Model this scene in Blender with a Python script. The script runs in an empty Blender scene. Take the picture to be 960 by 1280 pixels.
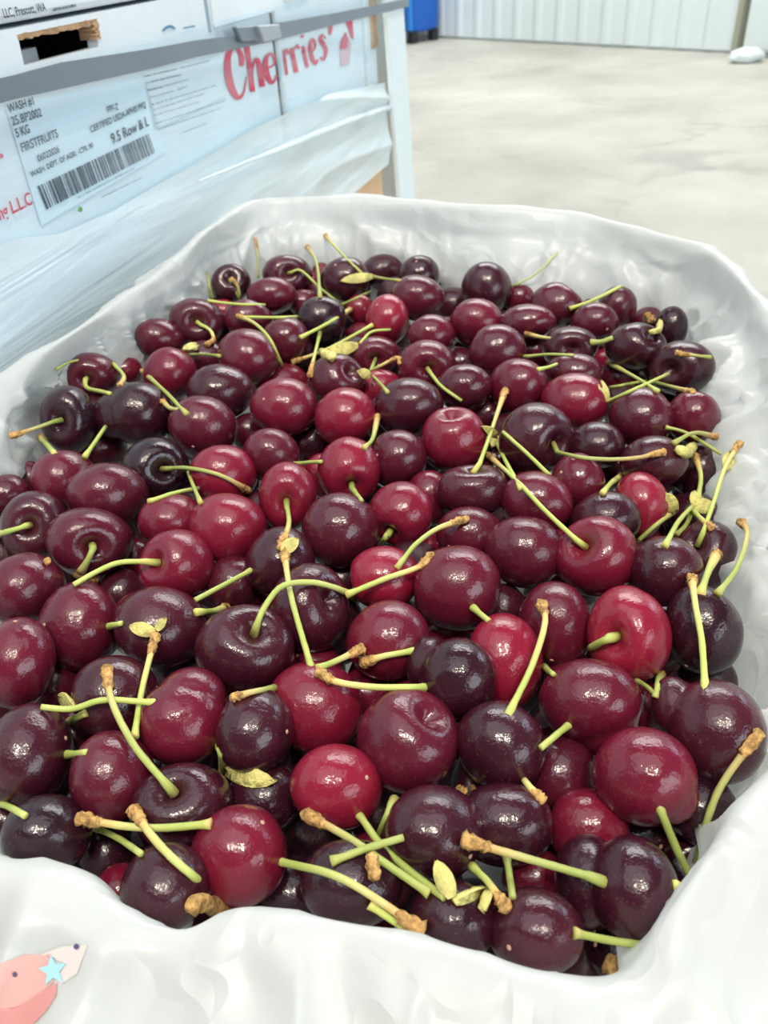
import bpy, bmesh, math, random
import numpy as np
from mathutils import Vector, Matrix, noise
from mathutils.bvhtree import BVHTree

scene = bpy.context.scene
COL = scene.collection

# ------------------------------------------------------------------ camera
FPX, PITCH, ROLL, EYE = 1005.0, math.radians(36.0), math.radians(3.8), np.array([0.0, 0.0, 1.0])
_F = np.array([0, math.cos(PITCH), -math.sin(PITCH)])
_R0 = np.array([1.0, 0, 0])
_U0 = np.cross(_R0, _F)
CR = math.cos(ROLL) * _R0 - math.sin(ROLL) * _U0
CU = math.sin(ROLL) * _R0 + math.cos(ROLL) * _U0
CF = _F
CAMM = np.stack([CR, CU, CF], axis=1)            # camera axes (right, up, forward) as world columns

cam_data = bpy.data.cameras.new('camera')
cam = bpy.data.objects.new('camera', cam_data)
COL.objects.link(cam)
m4 = Matrix.Identity(4)
for i in range(3):
    m4[i][0], m4[i][1], m4[i][2], m4[i][3] = CR[i], CU[i], -CF[i], EYE[i]
cam.matrix_world = m4
cam_data.sensor_width = 36.0
cam_data.lens = FPX / 1280.0 * 36.0
cam_data.clip_start = 0.01
cam_data.dof.use_dof = True
cam_data.dof.focus_distance = 0.27
cam_data.dof.aperture_fstop = 22.0
scene.camera = cam

# ------------------------------------------------------------------ world, lamps, exposure
world = bpy.data.worlds.new('warehouse daylight')
scene.world = world
world.use_nodes = True
bg = world.node_tree.nodes['Background']
bg.inputs['Color'].default_value = (0.93, 0.97, 1.0, 1)
bg.inputs['Strength'].default_value = 0.20


def area(name, loc, target, sx, sy, power, color, shape='RECTANGLE'):
    d = bpy.data.lights.new(name, 'AREA')
    d.shape = shape
    d.size, d.size_y = sx, sy
    d.energy = power
    d.color = color
    o = bpy.data.objects.new(name, d)
    COL.objects.link(o)
    o.location = loc
    o.rotation_euler = (Vector(target) - Vector(loc)).to_track_quat('-Z', 'Y').to_euler()
    return o


area('roof_panel', (-0.4, -0.3, 5.2), (-0.2, 0.3, 0.8), 5.6, 4.6, 205, (0.92, 0.97, 1.0))
area('bay_door_daylight', (4.0, -3.6, 2.4), (0, 0.4, 0.8), 4.2, 3.2, 255, (0.84, 0.93, 1.0))
area('far_bay_daylight', (6.0, 4.2, 2.4), (0, 0.4, 0.8), 2.4, 2.2, 110, (0.66, 0.83, 1.0))
area('high_bay_lamp', (-0.75, -1.5, 5.1), (0, 0.3, 0.8), 0.40, 0.40, 120, (1.0, 0.90, 0.73), 'DISK')
area('high_bay_lamp', (0.85, -1.5, 5.1), (0, 0.3, 0.8), 0.40, 0.40, 120, (1.0, 0.90, 0.73), 'DISK')
area('far_floor_fill', (2.4, 7.8, 6.0), (2.4, 7.8, 0.0), 7.0, 5.0, 1180, (0.99, 1.0, 0.98))  # unseen fill lamp, added to brighten the far floor and back wall

scene.view_settings.view_transform = 'Standard'
scene.view_settings.look = 'None'
scene.view_settings.exposure = -0.45
scene.view_settings.gamma = 1.0
scene.view_settings.use_curve_mapping = False


# ------------------------------------------------------------------ helpers
def ray(x, y):
    return CR * ((x - 480.0) / FPX) + CU * ((640.0 - y) / FPX) + CF


def on_height(x, y, h):
    """world point seen at photo pixel x, y that lies h metres above the lens (h < 0 is below)"""
    r = ray(x, y)
    return EYE + r * (h / r[2])


def new_obj(name, me, parent=None, mat=None):
    o = bpy.data.objects.new(name, me)
    COL.objects.link(o)
    if parent is not None:
        o.parent = parent
    if mat is not None and me is not None and not me.materials:
        me.materials.append(mat)
    return o


def mesh_from(name, verts, faces, smooth=True, uv=None):
    me = bpy.data.meshes.new(name)
    me.from_pydata([tuple(v) for v in verts], [], faces)
    if smooth:
        me.polygons.foreach_set('use_smooth', np.ones(len(me.polygons), bool))
    me.update()
    return me


def bm_mesh(name, bm, smooth=False):
    me = bpy.data.meshes.new(name)
    bm.normal_update()
    bm.to_mesh(me)
    bm.free()
    if smooth:
        me.polygons.foreach_set('use_smooth', np.ones(len(me.polygons), bool))
    return me


def tag(o, label, cat, group=None, kind=None):
    o['label'] = label
    o['category'] = cat
    if group:
        o['group'] = group
    if kind:
        o['kind'] = kind
    return o


def empty(name, loc, rotz=0.0):
    o = bpy.data.objects.new(name, None)
    COL.objects.link(o)
    o.location = loc
    o.rotation_euler = (0, 0, rotz)
    o.empty_display_size = 0.02
    return o


def box_bm(bm, x0, x1, y0, y1, z0, z1, bevel=0.0):
    r = bmesh.ops.create_cube(bm, size=1.0)
    bmesh.ops.scale(bm, vec=(x1 - x0, y1 - y0, z1 - z0), verts=r['verts'])
    bmesh.ops.translate(bm, vec=((x0 + x1) / 2, (y0 + y1) / 2, (z0 + z1) / 2), verts=r['verts'])
    if bevel > 0:
        es = list({e for v in r['verts'] for e in v.link_edges})
        bmesh.ops.bevel(bm, geom=es, offset=bevel, segments=2, affect='EDGES', profile=0.5)
    return bm


def box(name, dims, parent, mat, bevel=0.0):
    bm = bmesh.new()
    box_bm(bm, *dims, bevel=bevel)
    return new_obj(name, bm_mesh(name, bm), parent, mat)


# ------------------------------------------------------------------ materials
def mat_new(name):
    m = bpy.data.materials.new(name)
    m.use_nodes = True
    nt = m.node_tree
    return m, nt, nt.nodes['Principled BSDF'], nt.nodes['Material Output']


def node(nt, typ, **kw):
    n = nt.nodes.new(typ)
    for k, v in kw.items():
        setattr(n, k, v)
    return n


def simple(name, color, rough=0.6, spec=0.4, bump=0.0, bscale=80.0, var=0.0, vscale=20.0):
    m, nt, b, out = mat_new(name)
    b.inputs['Base Color'].default_value = (*color, 1)
    b.inputs['Roughness'].default_value = rough
    b.inputs['Specular IOR Level'].default_value = spec
    tc = node(nt, 'ShaderNodeTexCoord')
    if var > 0:
        n = node(nt, 'ShaderNodeTexNoise')
        n.inputs['Scale'].default_value = vscale
        n.inputs['Detail'].default_value = 5
        nt.links.new(tc.outputs['Object'], n.inputs['Vector'])
        r = node(nt, 'ShaderNodeValToRGB')
        r.color_ramp.elements[0].position, r.color_ramp.elements[1].position = 0.3, 0.7
        r.color_ramp.elements[0].color = (*[c * (1 - var) for c in color], 1)
        r.color_ramp.elements[1].color = (*[min(1, c * (1 + var * 0.6)) for c in color], 1)
        nt.links.new(n.outputs['Fac'], r.inputs['Fac'])
        nt.links.new(r.outputs['Color'], b.inputs['Base Color'])
    if bump > 0:
        n = node(nt, 'ShaderNodeTexNoise')
        n.inputs['Scale'].default_value = bscale
        n.inputs['Detail'].default_value = 6
        nt.links.new(tc.outputs['Object'], n.inputs['Vector'])
        bp = node(nt, 'ShaderNodeBump')
        bp.inputs['Strength'].default_value = bump
        bp.inputs['Distance'].default_value = 0.002
        nt.links.new(n.outputs['Fac'], bp.inputs['Height'])
        nt.links.new(bp.outputs['Normal'], b.inputs['Normal'])
    return m


def cherry_material():
    m, nt, b, out = mat_new('cherry skin')
    L = nt.links
    at = node(nt, 'ShaderNodeAttribute', attribute_type='OBJECT', attribute_name='tone')
    oi = node(nt, 'ShaderNodeObjectInfo')
    tc = node(nt, 'ShaderNodeTexCoord')
    # patchy ripeness inside one fruit
    va = node(nt, 'ShaderNodeVectorMath', operation='ADD')
    sc = node(nt, 'ShaderNodeVectorMath', operation='SCALE')
    cmb = node(nt, 'ShaderNodeCombineXYZ')
    L.new(oi.outputs['Random'], cmb.inputs[0])
    L.new(oi.outputs['Random'], cmb.inputs[2])
    L.new(cmb.outputs[0], sc.inputs[0])
    sc.inputs['Scale'].default_value = 7.0
    L.new(tc.outputs['Object'], va.inputs[0])
    L.new(sc.outputs[0], va.inputs[1])
    n1 = node(nt, 'ShaderNodeTexNoise')
    n1.inputs['Scale'].default_value = 42.0
    n1.inputs['Detail'].default_value = 3
    L.new(va.outputs[0], n1.inputs['Vector'])
    mm = node(nt, 'ShaderNodeMath', operation='MULTIPLY_ADD')
    L.new(n1.outputs['Fac'], mm.inputs[0])
    mm.inputs[1].default_value = 0.34
    mm.inputs[2].default_value = -0.17
    ad = node(nt, 'ShaderNodeMath', operation='ADD', use_clamp=True)
    L.new(mm.outputs[0], ad.inputs[0])
    L.new(at.outputs['Fac'], ad.inputs[1])
    rp = node(nt, 'ShaderNodeValToRGB')
    e = rp.color_ramp.elements
    e[0].position, e[0].color = 0.0, (0.019, 0.0048, 0.0105, 1)
    e[1].position, e[1].color = 1.0, (0.36, 0.016, 0.040, 1)
    for p, c in ((0.22, (0.054, 0.0075, 0.0165)), (0.45, (0.110, 0.0080, 0.0225)), (0.65, (0.180, 0.0085, 0.0275)), (0.82, (0.25, 0.011, 0.034))):
        q = e.new(p)
        q.color = (*c, 1)
    L.new(ad.outputs[0], rp.inputs['Fac'])
    # tiny pale lenticels
    vo = node(nt, 'ShaderNodeTexVoronoi')
    vo.inputs['Scale'].default_value = 620.0
    L.new(va.outputs[0], vo.inputs['Vector'])
    lt = node(nt, 'ShaderNodeMapRange')
    lt.inputs['From Min'].default_value = 0.10
    lt.inputs['From Max'].default_value = 0.18
    lt.inputs['To Min'].default_value = 0.20
    lt.inputs['To Max'].default_value = 0.0
    L.new(vo.outputs['Distance'], lt.inputs['Value'])
    mx = node(nt, 'ShaderNodeMixRGB')
    L.new(lt.outputs[0], mx.inputs['Fac'])
    L.new(rp.outputs['Color'], mx.inputs['Color1'])
    mx.inputs['Color2'].default_value = (0.30, 0.12, 0.13, 1)
    L.new(mx.outputs[0], b.inputs['Base Color'])
    # gloss with waxy bloom patches
    n2 = node(nt, 'ShaderNodeTexNoise')
    n2.inputs['Scale'].default_value = 95.0
    n2.inputs['Detail'].default_value = 4
    L.new(va.outputs[0], n2.inputs['Vector'])
    rr = node(nt, 'ShaderNodeMapRange')
    rr.inputs['From Min'].default_value, rr.inputs['From Max'].default_value = 0.3, 0.7
    rr.inputs['To Min'].default_value, rr.inputs['To Max'].default_value = 0.13, 0.29
    L.new(n2.outputs['Fac'], rr.inputs['Value'])
    L.new(rr.outputs[0], b.inputs['Roughness'])
    b.inputs['Specular IOR Level'].default_value = 0.42
    b.inputs['Coat Weight'].default_value = 0.25
    b.inputs['Coat Roughness'].default_value = 0.07
    b.inputs['Subsurface Weight'].default_value = 0.0
    # orange peel micro relief
    n3 = node(nt, 'ShaderNodeTexNoise')
    n3.inputs['Scale'].default_value = 900.0
    n3.inputs['Detail'].default_value = 2
    L.new(va.outputs[0], n3.inputs['Vector'])
    n4 = node(nt, 'ShaderNodeTexNoise')
    n4.inputs['Scale'].default_value = 150.0
    n4.inputs['Detail'].default_value = 3
    L.new(va.outputs[0], n4.inputs['Vector'])
    hs = node(nt, 'ShaderNodeMath', operation='MULTIPLY_ADD')
    L.new(n4.outputs['Fac'], hs.inputs[0])
    hs.inputs[1].default_value = 1.3
    L.new(n3.outputs['Fac'], hs.inputs[2])
    bp = node(nt, 'ShaderNodeBump')
    bp.inputs['Strength'].default_value = 0.36
    bp.inputs['Distance'].default_value = 0.00038
    L.new(hs.outputs[0], bp.inputs['Height'])
    L.new(bp.outputs['Normal'], b.inputs['Normal'])
    L.new(bp.outputs['Normal'], b.inputs['Coat Normal'])
    return m


def stem_material():
    m, nt, b, out = mat_new('cherry stem')
    L = nt.links
    at = node(nt, 'ShaderNodeAttribute', attribute_type='GEOMETRY', attribute_name='along')
    tc = node(nt, 'ShaderNodeTexCoord')
    oi = node(nt, 'ShaderNodeObjectInfo')
    n = node(nt, 'ShaderNodeTexNoise')
    n.inputs['Scale'].default_value = 260.0
    n.inputs['Detail'].default_value = 4
    L.new(tc.outputs['Object'], n.inputs['Vector'])
    ma = node(nt, 'ShaderNodeMath', operation='MULTIPLY_ADD')
    L.new(n.outputs['Fac'], ma.inputs[0])
    ma.inputs[1].default_value = 0.42
    L.new(at.outputs['Fac'], ma.inputs[2])
    mb = node(nt, 'ShaderNodeMath', operation='SUBTRACT', use_clamp=True)
    L.new(ma.outputs[0], mb.inputs[0])
    mb.inputs[1].default_value = 0.16
    rp = node(nt, 'ShaderNodeValToRGB')
    e = rp.color_ramp.elements
    e[0].position, e[0].color = 0.0, (0.62, 0.46, 0.15, 1)
    e[1].position, e[1].color = 1.0, (0.66, 0.44, 0.15, 1)
    for p, c in ((0.08, (0.50, 0.54, 0.14)), (0.30, (0.40, 0.48, 0.105)), (0.62, (0.50, 0.54, 0.16)), (0.85, (0.64, 0.56, 0.20))):
        q = e.new(p)
        q.color = (*c, 1)
    L.new(mb.outputs[0], rp.inputs['Fac'])
    hv = node(nt, 'ShaderNodeHueSaturation')
    mr = node(nt, 'ShaderNodeMapRange')
    mr.inputs['To Min'].default_value, mr.inputs['To Max'].default_value = 0.72, 1.18
    L.new(oi.outputs['Random'], mr.inputs['Value'])
    L.new(mr.outputs[0], hv.inputs['Value'])
    L.new(rp.outputs['Color'], hv.inputs['Color'])
    L.new(hv.outputs[0], b.inputs['Base Color'])
    b.inputs['Roughness'].default_value = 0.5
    b.inputs['Subsurface Weight'].default_value = 0.0
    bp = node(nt, 'ShaderNodeBump')
    bp.inputs['Strength'].default_value = 0.4
    bp.inputs['Distance'].default_value = 0.0003
    L.new(n.outputs['Fac'], bp.inputs['Height'])
    L.new(bp.outputs['Normal'], b.inputs['Normal'])
    return m


def bag_material():
    m, nt, b, out = mat_new('white polythene liner')
    L = nt.links
    tc = node(nt, 'ShaderNodeTexCoord')
    b.inputs['Base Color'].default_value = (0.705, 0.725, 0.73, 1)
    b.inputs['Roughness'].default_value = 0.33
    b.inputs['Specular IOR Level'].default_value = 0.55
    tl = node(nt, 'ShaderNodeBsdfTranslucent')
    tl.inputs['Color'].default_value = (0.88, 0.90, 0.88, 1)
    tp = node(nt, 'ShaderNodeBsdfTransparent')
    tp.inputs['Color'].default_value = (0.95, 0.97, 0.97, 1)
    m1 = node(nt, 'ShaderNodeMixShader')
    m1.inputs[0].default_value = 0.38
    L.new(b.outputs[0], m1.inputs[1])
    L.new(tl.outputs[0], m1.inputs[2])
    m2 = node(nt, 'ShaderNodeMixShader')
    m2.inputs[0].default_value = 0.08
    L.new(m1.outputs[0], m2.inputs[1])
    L.new(tp.outputs[0], m2.inputs[2])
    L.new(m2.outputs[0], out.inputs['Surface'])
    # fine crinkle
    mp = node(nt, 'ShaderNodeMapping')
    mp.inputs['Scale'].default_value = (1.0, 1.0, 1.0)
    L.new(tc.outputs['Object'], mp.inputs['Vector'])
    n = node(nt, 'ShaderNodeTexNoise')
    n.inputs['Scale'].default_value = 16.0
    n.inputs['Detail'].default_value = 2
    n.inputs['Distortion'].default_value = 0.5
    L.new(mp.outputs[0], n.inputs['Vector'])
    dv_ = node(nt, 'ShaderNodeVectorMath', operation='MULTIPLY_ADD')
    L.new(n.outputs['Color'], dv_.inputs[0])
    dv_.inputs[1].default_value = (0.12, 0.12, 0.12)
    L.new(tc.outputs['Object'], dv_.inputs[2])
    vo = node(nt, 'ShaderNodeTexVoronoi', feature='DISTANCE_TO_EDGE')
    vo.inputs['Scale'].default_value = 19.0
    L.new(dv_.outputs[0], vo.inputs['Vector'])
    mn = node(nt, 'ShaderNodeMath', operation='MINIMUM')
    L.new(vo.outputs['Distance'], mn.inputs[0])
    mn.inputs[1].default_value = 0.22
    sm = node(nt, 'ShaderNodeMath', operation='MULTIPLY_ADD')
    L.new(mn.outputs[0], sm.inputs[0])
    sm.inputs[1].default_value = -1.6
    L.new(n.outputs['Fac'], sm.inputs[2])
    bp = node(nt, 'ShaderNodeBump')
    bp.inputs['Strength'].default_value = 0.42
    bp.inputs['Distance'].default_value = 0.006
    L.new(sm.outputs[0], bp.inputs['Height'])
    for s in (b.inputs['Normal'], tl.inputs['Normal']):
        L.new(bp.outputs['Normal'], s)
    return m


def film_material(name, opacity, color=(0.80, 0.92, 0.97)):
    m, nt, b, out = mat_new(name)
    L = nt.links
    tc = node(nt, 'ShaderNodeTexCoord')
    mp = node(nt, 'ShaderNodeMapping')
    mp.inputs['Rotation'].default_value = (0, math.radians(9), 0)
    mp.inputs['Scale'].default_value = (2.2, 2.2, 26.0)
    L.new(tc.outputs['Object'], mp.inputs['Vector'])
    n = node(nt, 'ShaderNodeTexNoise')
    n.inputs['Scale'].default_value = 2.0
    n.inputs['Detail'].default_value = 5
    n.inputs['Distortion'].default_value = 0.8
    L.new(mp.outputs[0], n.inputs['Vector'])
    b.inputs['Base Color'].default_value = (*color, 1)
    b.inputs['Roughness'].default_value = 0.28
    tp = node(nt, 'ShaderNodeBsdfTransparent')
    tp.inputs['Color'].default_value = (0.93, 0.98, 1.0, 1)
    mr = node(nt, 'ShaderNodeMapRange')
    mr.inputs['From Min'].default_value, mr.inputs['From Max'].default_value = 0.3, 0.7
    mr.inputs['To Min'].default_value = max(0.0, opacity - 0.14)
    mr.inputs['To Max'].default_value = min(1.0, opacity + 0.14)
    L.new(n.outputs['Fac'], mr.inputs['Value'])
    mx = node(nt, 'ShaderNodeMixShader')
    L.new(mr.outputs[0], mx.inputs[0])
    L.new(tp.outputs[0], mx.inputs[1])
    L.new(b.outputs[0], mx.inputs[2])
    L.new(mx.outputs[0], out.inputs['Surface'])
    bp = node(nt, 'ShaderNodeBump')
    bp.inputs['Strength'].default_value = 0.5
    bp.inputs['Distance'].default_value = 0.006
    L.new(n.outputs['Fac'], bp.inputs['Height'])
    L.new(bp.outputs['Normal'], b.inputs['Normal'])
    return m


def floor_material():
    m, nt, b, out = mat_new('worn concrete floor')
    L = nt.links
    tc = node(nt, 'ShaderNodeTexCoord')
    n1 = node(nt, 'ShaderNodeTexNoise')
    n1.inputs['Scale'].default_value = 0.9
    n1.inputs['Detail'].default_value = 8
    n1.inputs['Roughness'].default_value = 0.62
    L.new(tc.outputs['Object'], n1.inputs['Vector'])
    rp = node(nt, 'ShaderNodeValToRGB')
    e = rp.color_ramp.elements
    e[0].position, e[0].color = 0.30, (0.335, 0.326, 0.278, 1)
    e[1].position, e[1].color = 0.66, (0.545, 0.535, 0.468, 1)
    L.new(n1.outputs['Fac'], rp.inputs['Fac'])
    # hairline cracks: edges of large distorted cells
    nd = node(nt, 'ShaderNodeTexNoise')
    nd.inputs['Scale'].default_value = 2.2
    nd.inputs['Detail'].default_value = 5
    L.new(tc.outputs['Object'], nd.inputs['Vector'])
    vm = node(nt, 'ShaderNodeVectorMath', operation='MULTIPLY_ADD')
    L.new(nd.outputs['Color'], vm.inputs[0])
    vm.inputs[1].default_value = (0.9, 0.9, 0)
    L.new(tc.outputs['Object'], vm.inputs[2])
    vo = node(nt, 'ShaderNodeTexVoronoi', feature='DISTANCE_TO_EDGE')
    vo.inputs['Scale'].default_value = 0.55
    L.new(vm.outputs[0], vo.inputs['Vector'])
    cr = node(nt, 'ShaderNodeMapRange')
    cr.inputs['From Min'].default_value, cr.inputs['From Max'].default_value = 0.0, 0.018
    cr.inputs['To Min'].default_value, cr.inputs['To Max'].default_value = 0.38, 0.0
    L.new(vo.outputs['Distance'], cr.inputs['Value'])
    # broken up so that a crack comes and goes
    n3 = node(nt, 'ShaderNodeTexNoise')
    n3.inputs['Scale'].default_value = 1.6
    L.new(tc.outputs['Object'], n3.inputs['Vector'])
    mr = node(nt, 'ShaderNodeMapRange')
    mr.inputs['From Min'].default_value, mr.inputs['From Max'].default_value = 0.42, 0.62
    L.new(n3.outputs['Fac'], mr.inputs['Value'])
    mu = node(nt, 'ShaderNodeMath', operation='MULTIPLY')
    L.new(cr.outputs[0], mu.inputs[0])
    L.new(mr.outputs[0], mu.inputs[1])
    mx = node(nt, 'ShaderNodeMixRGB')
    L.new(mu.outputs[0], mx.inputs['Fac'])
    L.new(rp.outputs['Color'], mx.inputs['Color1'])
    mx.inputs['Color2'].default_value = (0.16, 0.155, 0.14, 1)
    # an old round oil stain
    st = on_height(846, 200, -1.0)
    ss = node(nt, 'ShaderNodeVectorMath', operation='SUBTRACT')
    L.new(vm.outputs[0], ss.inputs[0])
    ss.inputs[1].default_value = (st[0] + 0.45, st[1] + 0.45, 0)
    s2 = node(nt, 'ShaderNodeVectorMath', operation='MULTIPLY')
    L.new(ss.outputs[0], s2.inputs[0])
    s2.inputs[1].default_value = (1.0, 0.9, 0)
    ln = node(nt, 'ShaderNodeVectorMath', operation='LENGTH')
    L.new(s2.outputs[0], ln.inputs[0])
    sr = node(nt, 'ShaderNodeMapRange')
    sr.inputs['From Min'].default_value, sr.inputs['From Max'].default_value = 0.06, 0.22
    sr.inputs['To Min'].default_value, sr.inputs['To Max'].default_value = 0.42, 0.0
    L.new(ln.outputs['Value'], sr.inputs['Value'])
    my = node(nt, 'ShaderNodeMixRGB')
    L.new(sr.outputs[0], my.inputs['Fac'])
    L.new(mx.outputs[0], my.inputs['Color1'])
    my.inputs['Color2'].default_value = (0.27, 0.26, 0.24, 1)
    L.new(my.outputs[0], b.inputs['Base Color'])
    b.inputs['Roughness'].default_value = 0.55
    b.inputs['Specular IOR Level'].default_value = 0.3
    return m


M_CHERRY = cherry_material()
M_STEM = stem_material()
M_KNOB = simple('woody stem end', (0.62, 0.36, 0.13), 0.75, 0.2, bump=0.9, bscale=700, var=0.65, vscale=480)
M_BRACT = simple('dry yellow green bract', (0.70, 0.63, 0.22), 0.6, 0.25, bump=0.6, bscale=500, var=0.4, vscale=160)
M_SCAR = simple('blossom scar', (0.50, 0.30, 0.22), 0.7, 0.2)
M_BAG = bag_material()
M_CARTON = simple('white printed carton board', (0.80, 0.865, 0.90), 0.55, 0.3, var=0.05, vscale=9)
M_LABEL = simple('label paper', (0.74, 0.86, 0.93), 0.5, 0.3)
M_KRAFT = simple('kraft board', (0.52, 0.33, 0.19), 0.8, 0.15, bump=0.6, bscale=300, var=0.35, vscale=130)
M_TAN = simple('plain tan board', (0.74, 0.50, 0.30), 0.75, 0.2, var=0.12, vscale=14)
M_DARK = simple('painted shade inside carton', (0.012, 0.017, 0.028), 0.9, 0.1)
M_INK = simple('black print', (0.055, 0.075, 0.10), 0.6, 0.2)
M_INKSOFT = simple('small grey print', (0.30, 0.39, 0.47), 0.6, 0.2)
M_RED = simple('red print', (0.74, 0.055, 0.11), 0.55, 0.3)
M_REDFADE = simple('worn red print', (0.80, 0.50, 0.55), 0.55, 0.3)
M_BLUEINK = simple('blue print', (0.09, 0.27, 0.42), 0.55, 0.3)
M_STRAP = simple('grey plastic strap', (0.19, 0.225, 0.265), 0.42, 0.4, var=0.08, vscale=30)
M_CLIP = simple('crimped steel clip', (0.36, 0.40, 0.43), 0.38, 0.5, bump=0.4, bscale=160)
M_POST = simple('white corner board', (0.78, 0.87, 0.90), 0.5, 0.3)
M_FILM1 = film_material('single layer of stretch film', 0.13)
M_FILM2 = film_material('many layers of stretch film', 0.80)
M_FLOOR = floor_material()
M_WALL = simple('white ribbed sheet', (0.85, 0.95, 0.985), 0.45, 0.35)
M_DOOR = simple('white door leaf', (0.85, 0.95, 0.975), 0.45, 0.35)
M_SEAM = simple('tan door edge', (0.42, 0.42, 0.33), 0.6, 0.3)
M_BLUE = simple('blue plastic bin', (0.006, 0.12, 0.55), 0.35, 0.5, var=0.1, vscale=3)
M_BLUE2 = simple('lighter blue bin corner', (0.03, 0.26, 0.80), 0.35, 0.5)
M_BLACK = simple('dark rubber', (0.03, 0.035, 0.035), 0.7, 0.3)
M_STEEL = simple('galvanised rail', (0.30, 0.32, 0.31), 0.5, 0.5, var=0.3, vscale=20)
M_WOOD = simple('pallet wood', (0.50, 0.36, 0.22), 0.8, 0.2, bump=0.5, bscale=60, var=0.3, vscale=12)
M_PINK = simple('pink red print', (0.66, 0.37, 0.34), 0.5, 0.35)
M_PINKLIGHT = simple('pale pink print', (0.64, 0.575, 0.565), 0.5, 0.35)
M_PINKDARK = simple('deeper red print', (0.60, 0.27, 0.26), 0.5, 0.35)
M_STAR = simple('light blue print', (0.36, 0.64, 0.74), 0.5, 0.35)
M_NAVY = simple('navy print', (0.08, 0.075, 0.16), 0.5, 0.35)
M_GREEN = simple('green leaf bit', (0.16, 0.36, 0.13), 0.6, 0.3)

# ------------------------------------------------------------------ setting: floor, back wall, door
bm = bmesh.new()
box_bm(bm, -8, 12, -6, 18, -0.12, 0.0)
fl = new_obj('floor', bm_mesh('floor', bm), None, M_FLOOR)
fl['kind'] = 'structure'

WA, WB = on_height(505, 45, -1.0), on_height(912, 67, -1.0)
wd = (WB - WA)[:2]
WLEN = float(np.hypot(*wd))
wdir = wd / WLEN
wang = math.atan2(wdir[1], wdir[0])
wall = new_obj('wall_back', bm_mesh('wall_back', box_bm(bmesh.new(), -3.0, WLEN, 0.03, 0.16, 0.0, 4.6)), None, M_WALL)
wall.location = (WA[0], WA[1], 0)
wall.rotation_euler = (0, 0, wang)
wall['kind'] = 'structure'
PITCHW = WLEN / 15.0
# one ribbed sheet (flat pan, two sloping rib sides), repeated as separate sheets
prof = [(0.0, 0.013), (0.03, 0.0), (0.075, 0.0), (0.105, 0.013), (PITCHW - 0.003, 0.013)]
pv, pf = [], []
for (x, y) in prof:
    pv += [(x, y - 0.002, 0.02), (x, y - 0.002, 4.58)]
for k in range(len(prof) - 1):
    pf.append((2 * k, 2 * k + 2, 2 * k + 3, 2 * k + 1))
sheet = mesh_from('wall_panel', pv, pf, smooth=False)
sheet.materials.append(M_WALL)
for k in range(-11, 15):
    o = new_obj('wall_panel', sheet, wall)
    o.location = (k * PITCHW, 0, 0)
door = empty('door_1', (WB[0], WB[1], 0), wang)
door['kind'] = 'structure'
box('door_leaf', (0.10, 3.4, 0.0, 0.10, 0.03, 4.4), door, M_DOOR, 0.01)
box('door_jamb', (0.015, 0.06, -0.03, 0.12, 0.0, 4.5), door, M_SEAM, 0.005)
box('door_track', (0.30, 3.4, -0.14, -0.04, 0.0, 0.05), door, M_STEEL, 0.008)

# a rolled rag and a bin by the back wall
rag_c = on_height(932, 78, -1.0)
bm = bmesh.new()
bmesh.ops.create_uvsphere(bm, u_segments=20, v_segments=12, radius=1.0)
for v in bm.verts:
    p = v.co.copy()
    k = 1 + 0.28 * noise.noise(p * 2.3)
    v.co = Vector((p.x * 0.13 * k, p.y * 0.09 * k, max(p.z, -0.75) * 0.055 * k))
rag = new_obj('floor_rag', bm_mesh('floor_rag', bm, True), None, M_WALL)
rag.location = (rag_c[0], rag_c[1], 0.045)
tag(rag, 'crumpled white rag lying on the floor at the foot of the door', 'rag')

bp_ = on_height(519, 40, -1.0)
bin_ = empty('plastic_bin', tuple(on_height(516, 42, -1.0) * np.array([0.93, 0.93, 0])), wang)
tag(bin_, 'blue plastic bin on black feet by the back wall', 'bin')
bm = bmesh.new()
r_ = bmesh.ops.create_cube(bm, size=1.0)
for v in r_['verts']:
    t_ = 1.0 if v.co.z > 0 else 0.92
    v.co = Vector((v.co.x * 0.42 * t_, v.co.y * 0.42 * t_, 0.10 + (v.co.z + 0.5) * 0.80))
bmesh.ops.bevel(bm, geom=list(bm.edges), offset=0.02, segments=2, affect='EDGES')
new_obj('bin_body', bm_mesh('bin_body', bm), bin_, M_BLUE)
box('corner_rib', (0.14, 0.20, -0.225, -0.19, 0.12, 0.86), bin_, M_BLUE2, 0.006)
box('corner_rib', (-0.20, -0.14, -0.225, -0.19, 0.12, 0.86), bin_, M_BLUE2, 0.006)
box('bin_rim', (-0.24, 0.24, -0.24, 0.24, 0.86, 0.92), bin_, M_BLUE, 0.012)
for sx in (-0.15, 0.15):
    for sy in (-0.15, 0.15):
        box('foot', (sx - 0.04, sx + 0.04, sy - 0.04, sy + 0.04, 0.0, 0.11), bin_, M_BLACK, 0.006)

# ------------------------------------------------------------------ the stack of cartons beside the bag
AZ = math.atan2(ray(785, -112)[0], ray(785, -112)[1])
DIRV = np.array([math.sin(AZ), math.cos(AZ), 0])          # along the face, away from the lens
NRM = np.array([math.cos(AZ), -math.sin(AZ), 0])          # out of the face, towards the cherries
DF = 0.30
STACK_O = Vector((-DF * NRM[0], -DF * NRM[1], 1.0))       # face point nearest to the lens, lens height
# in stack coordinates: x along the face, y = into the stack, z = height over the lens level
SROT = math.atan2(DIRV[1], DIRV[0])


def face(px, py):
    r = ray(px, py)
    t = -DF / float(r @ NRM)
    q = r * t
    return float(q @ DIRV), float(q[2]), t


def stack_empty(name, x, z):
    o = empty(name, STACK_O + Vector((DIRV[0] * x, DIRV[1] * x, z)), SROT)
    return o


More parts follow.
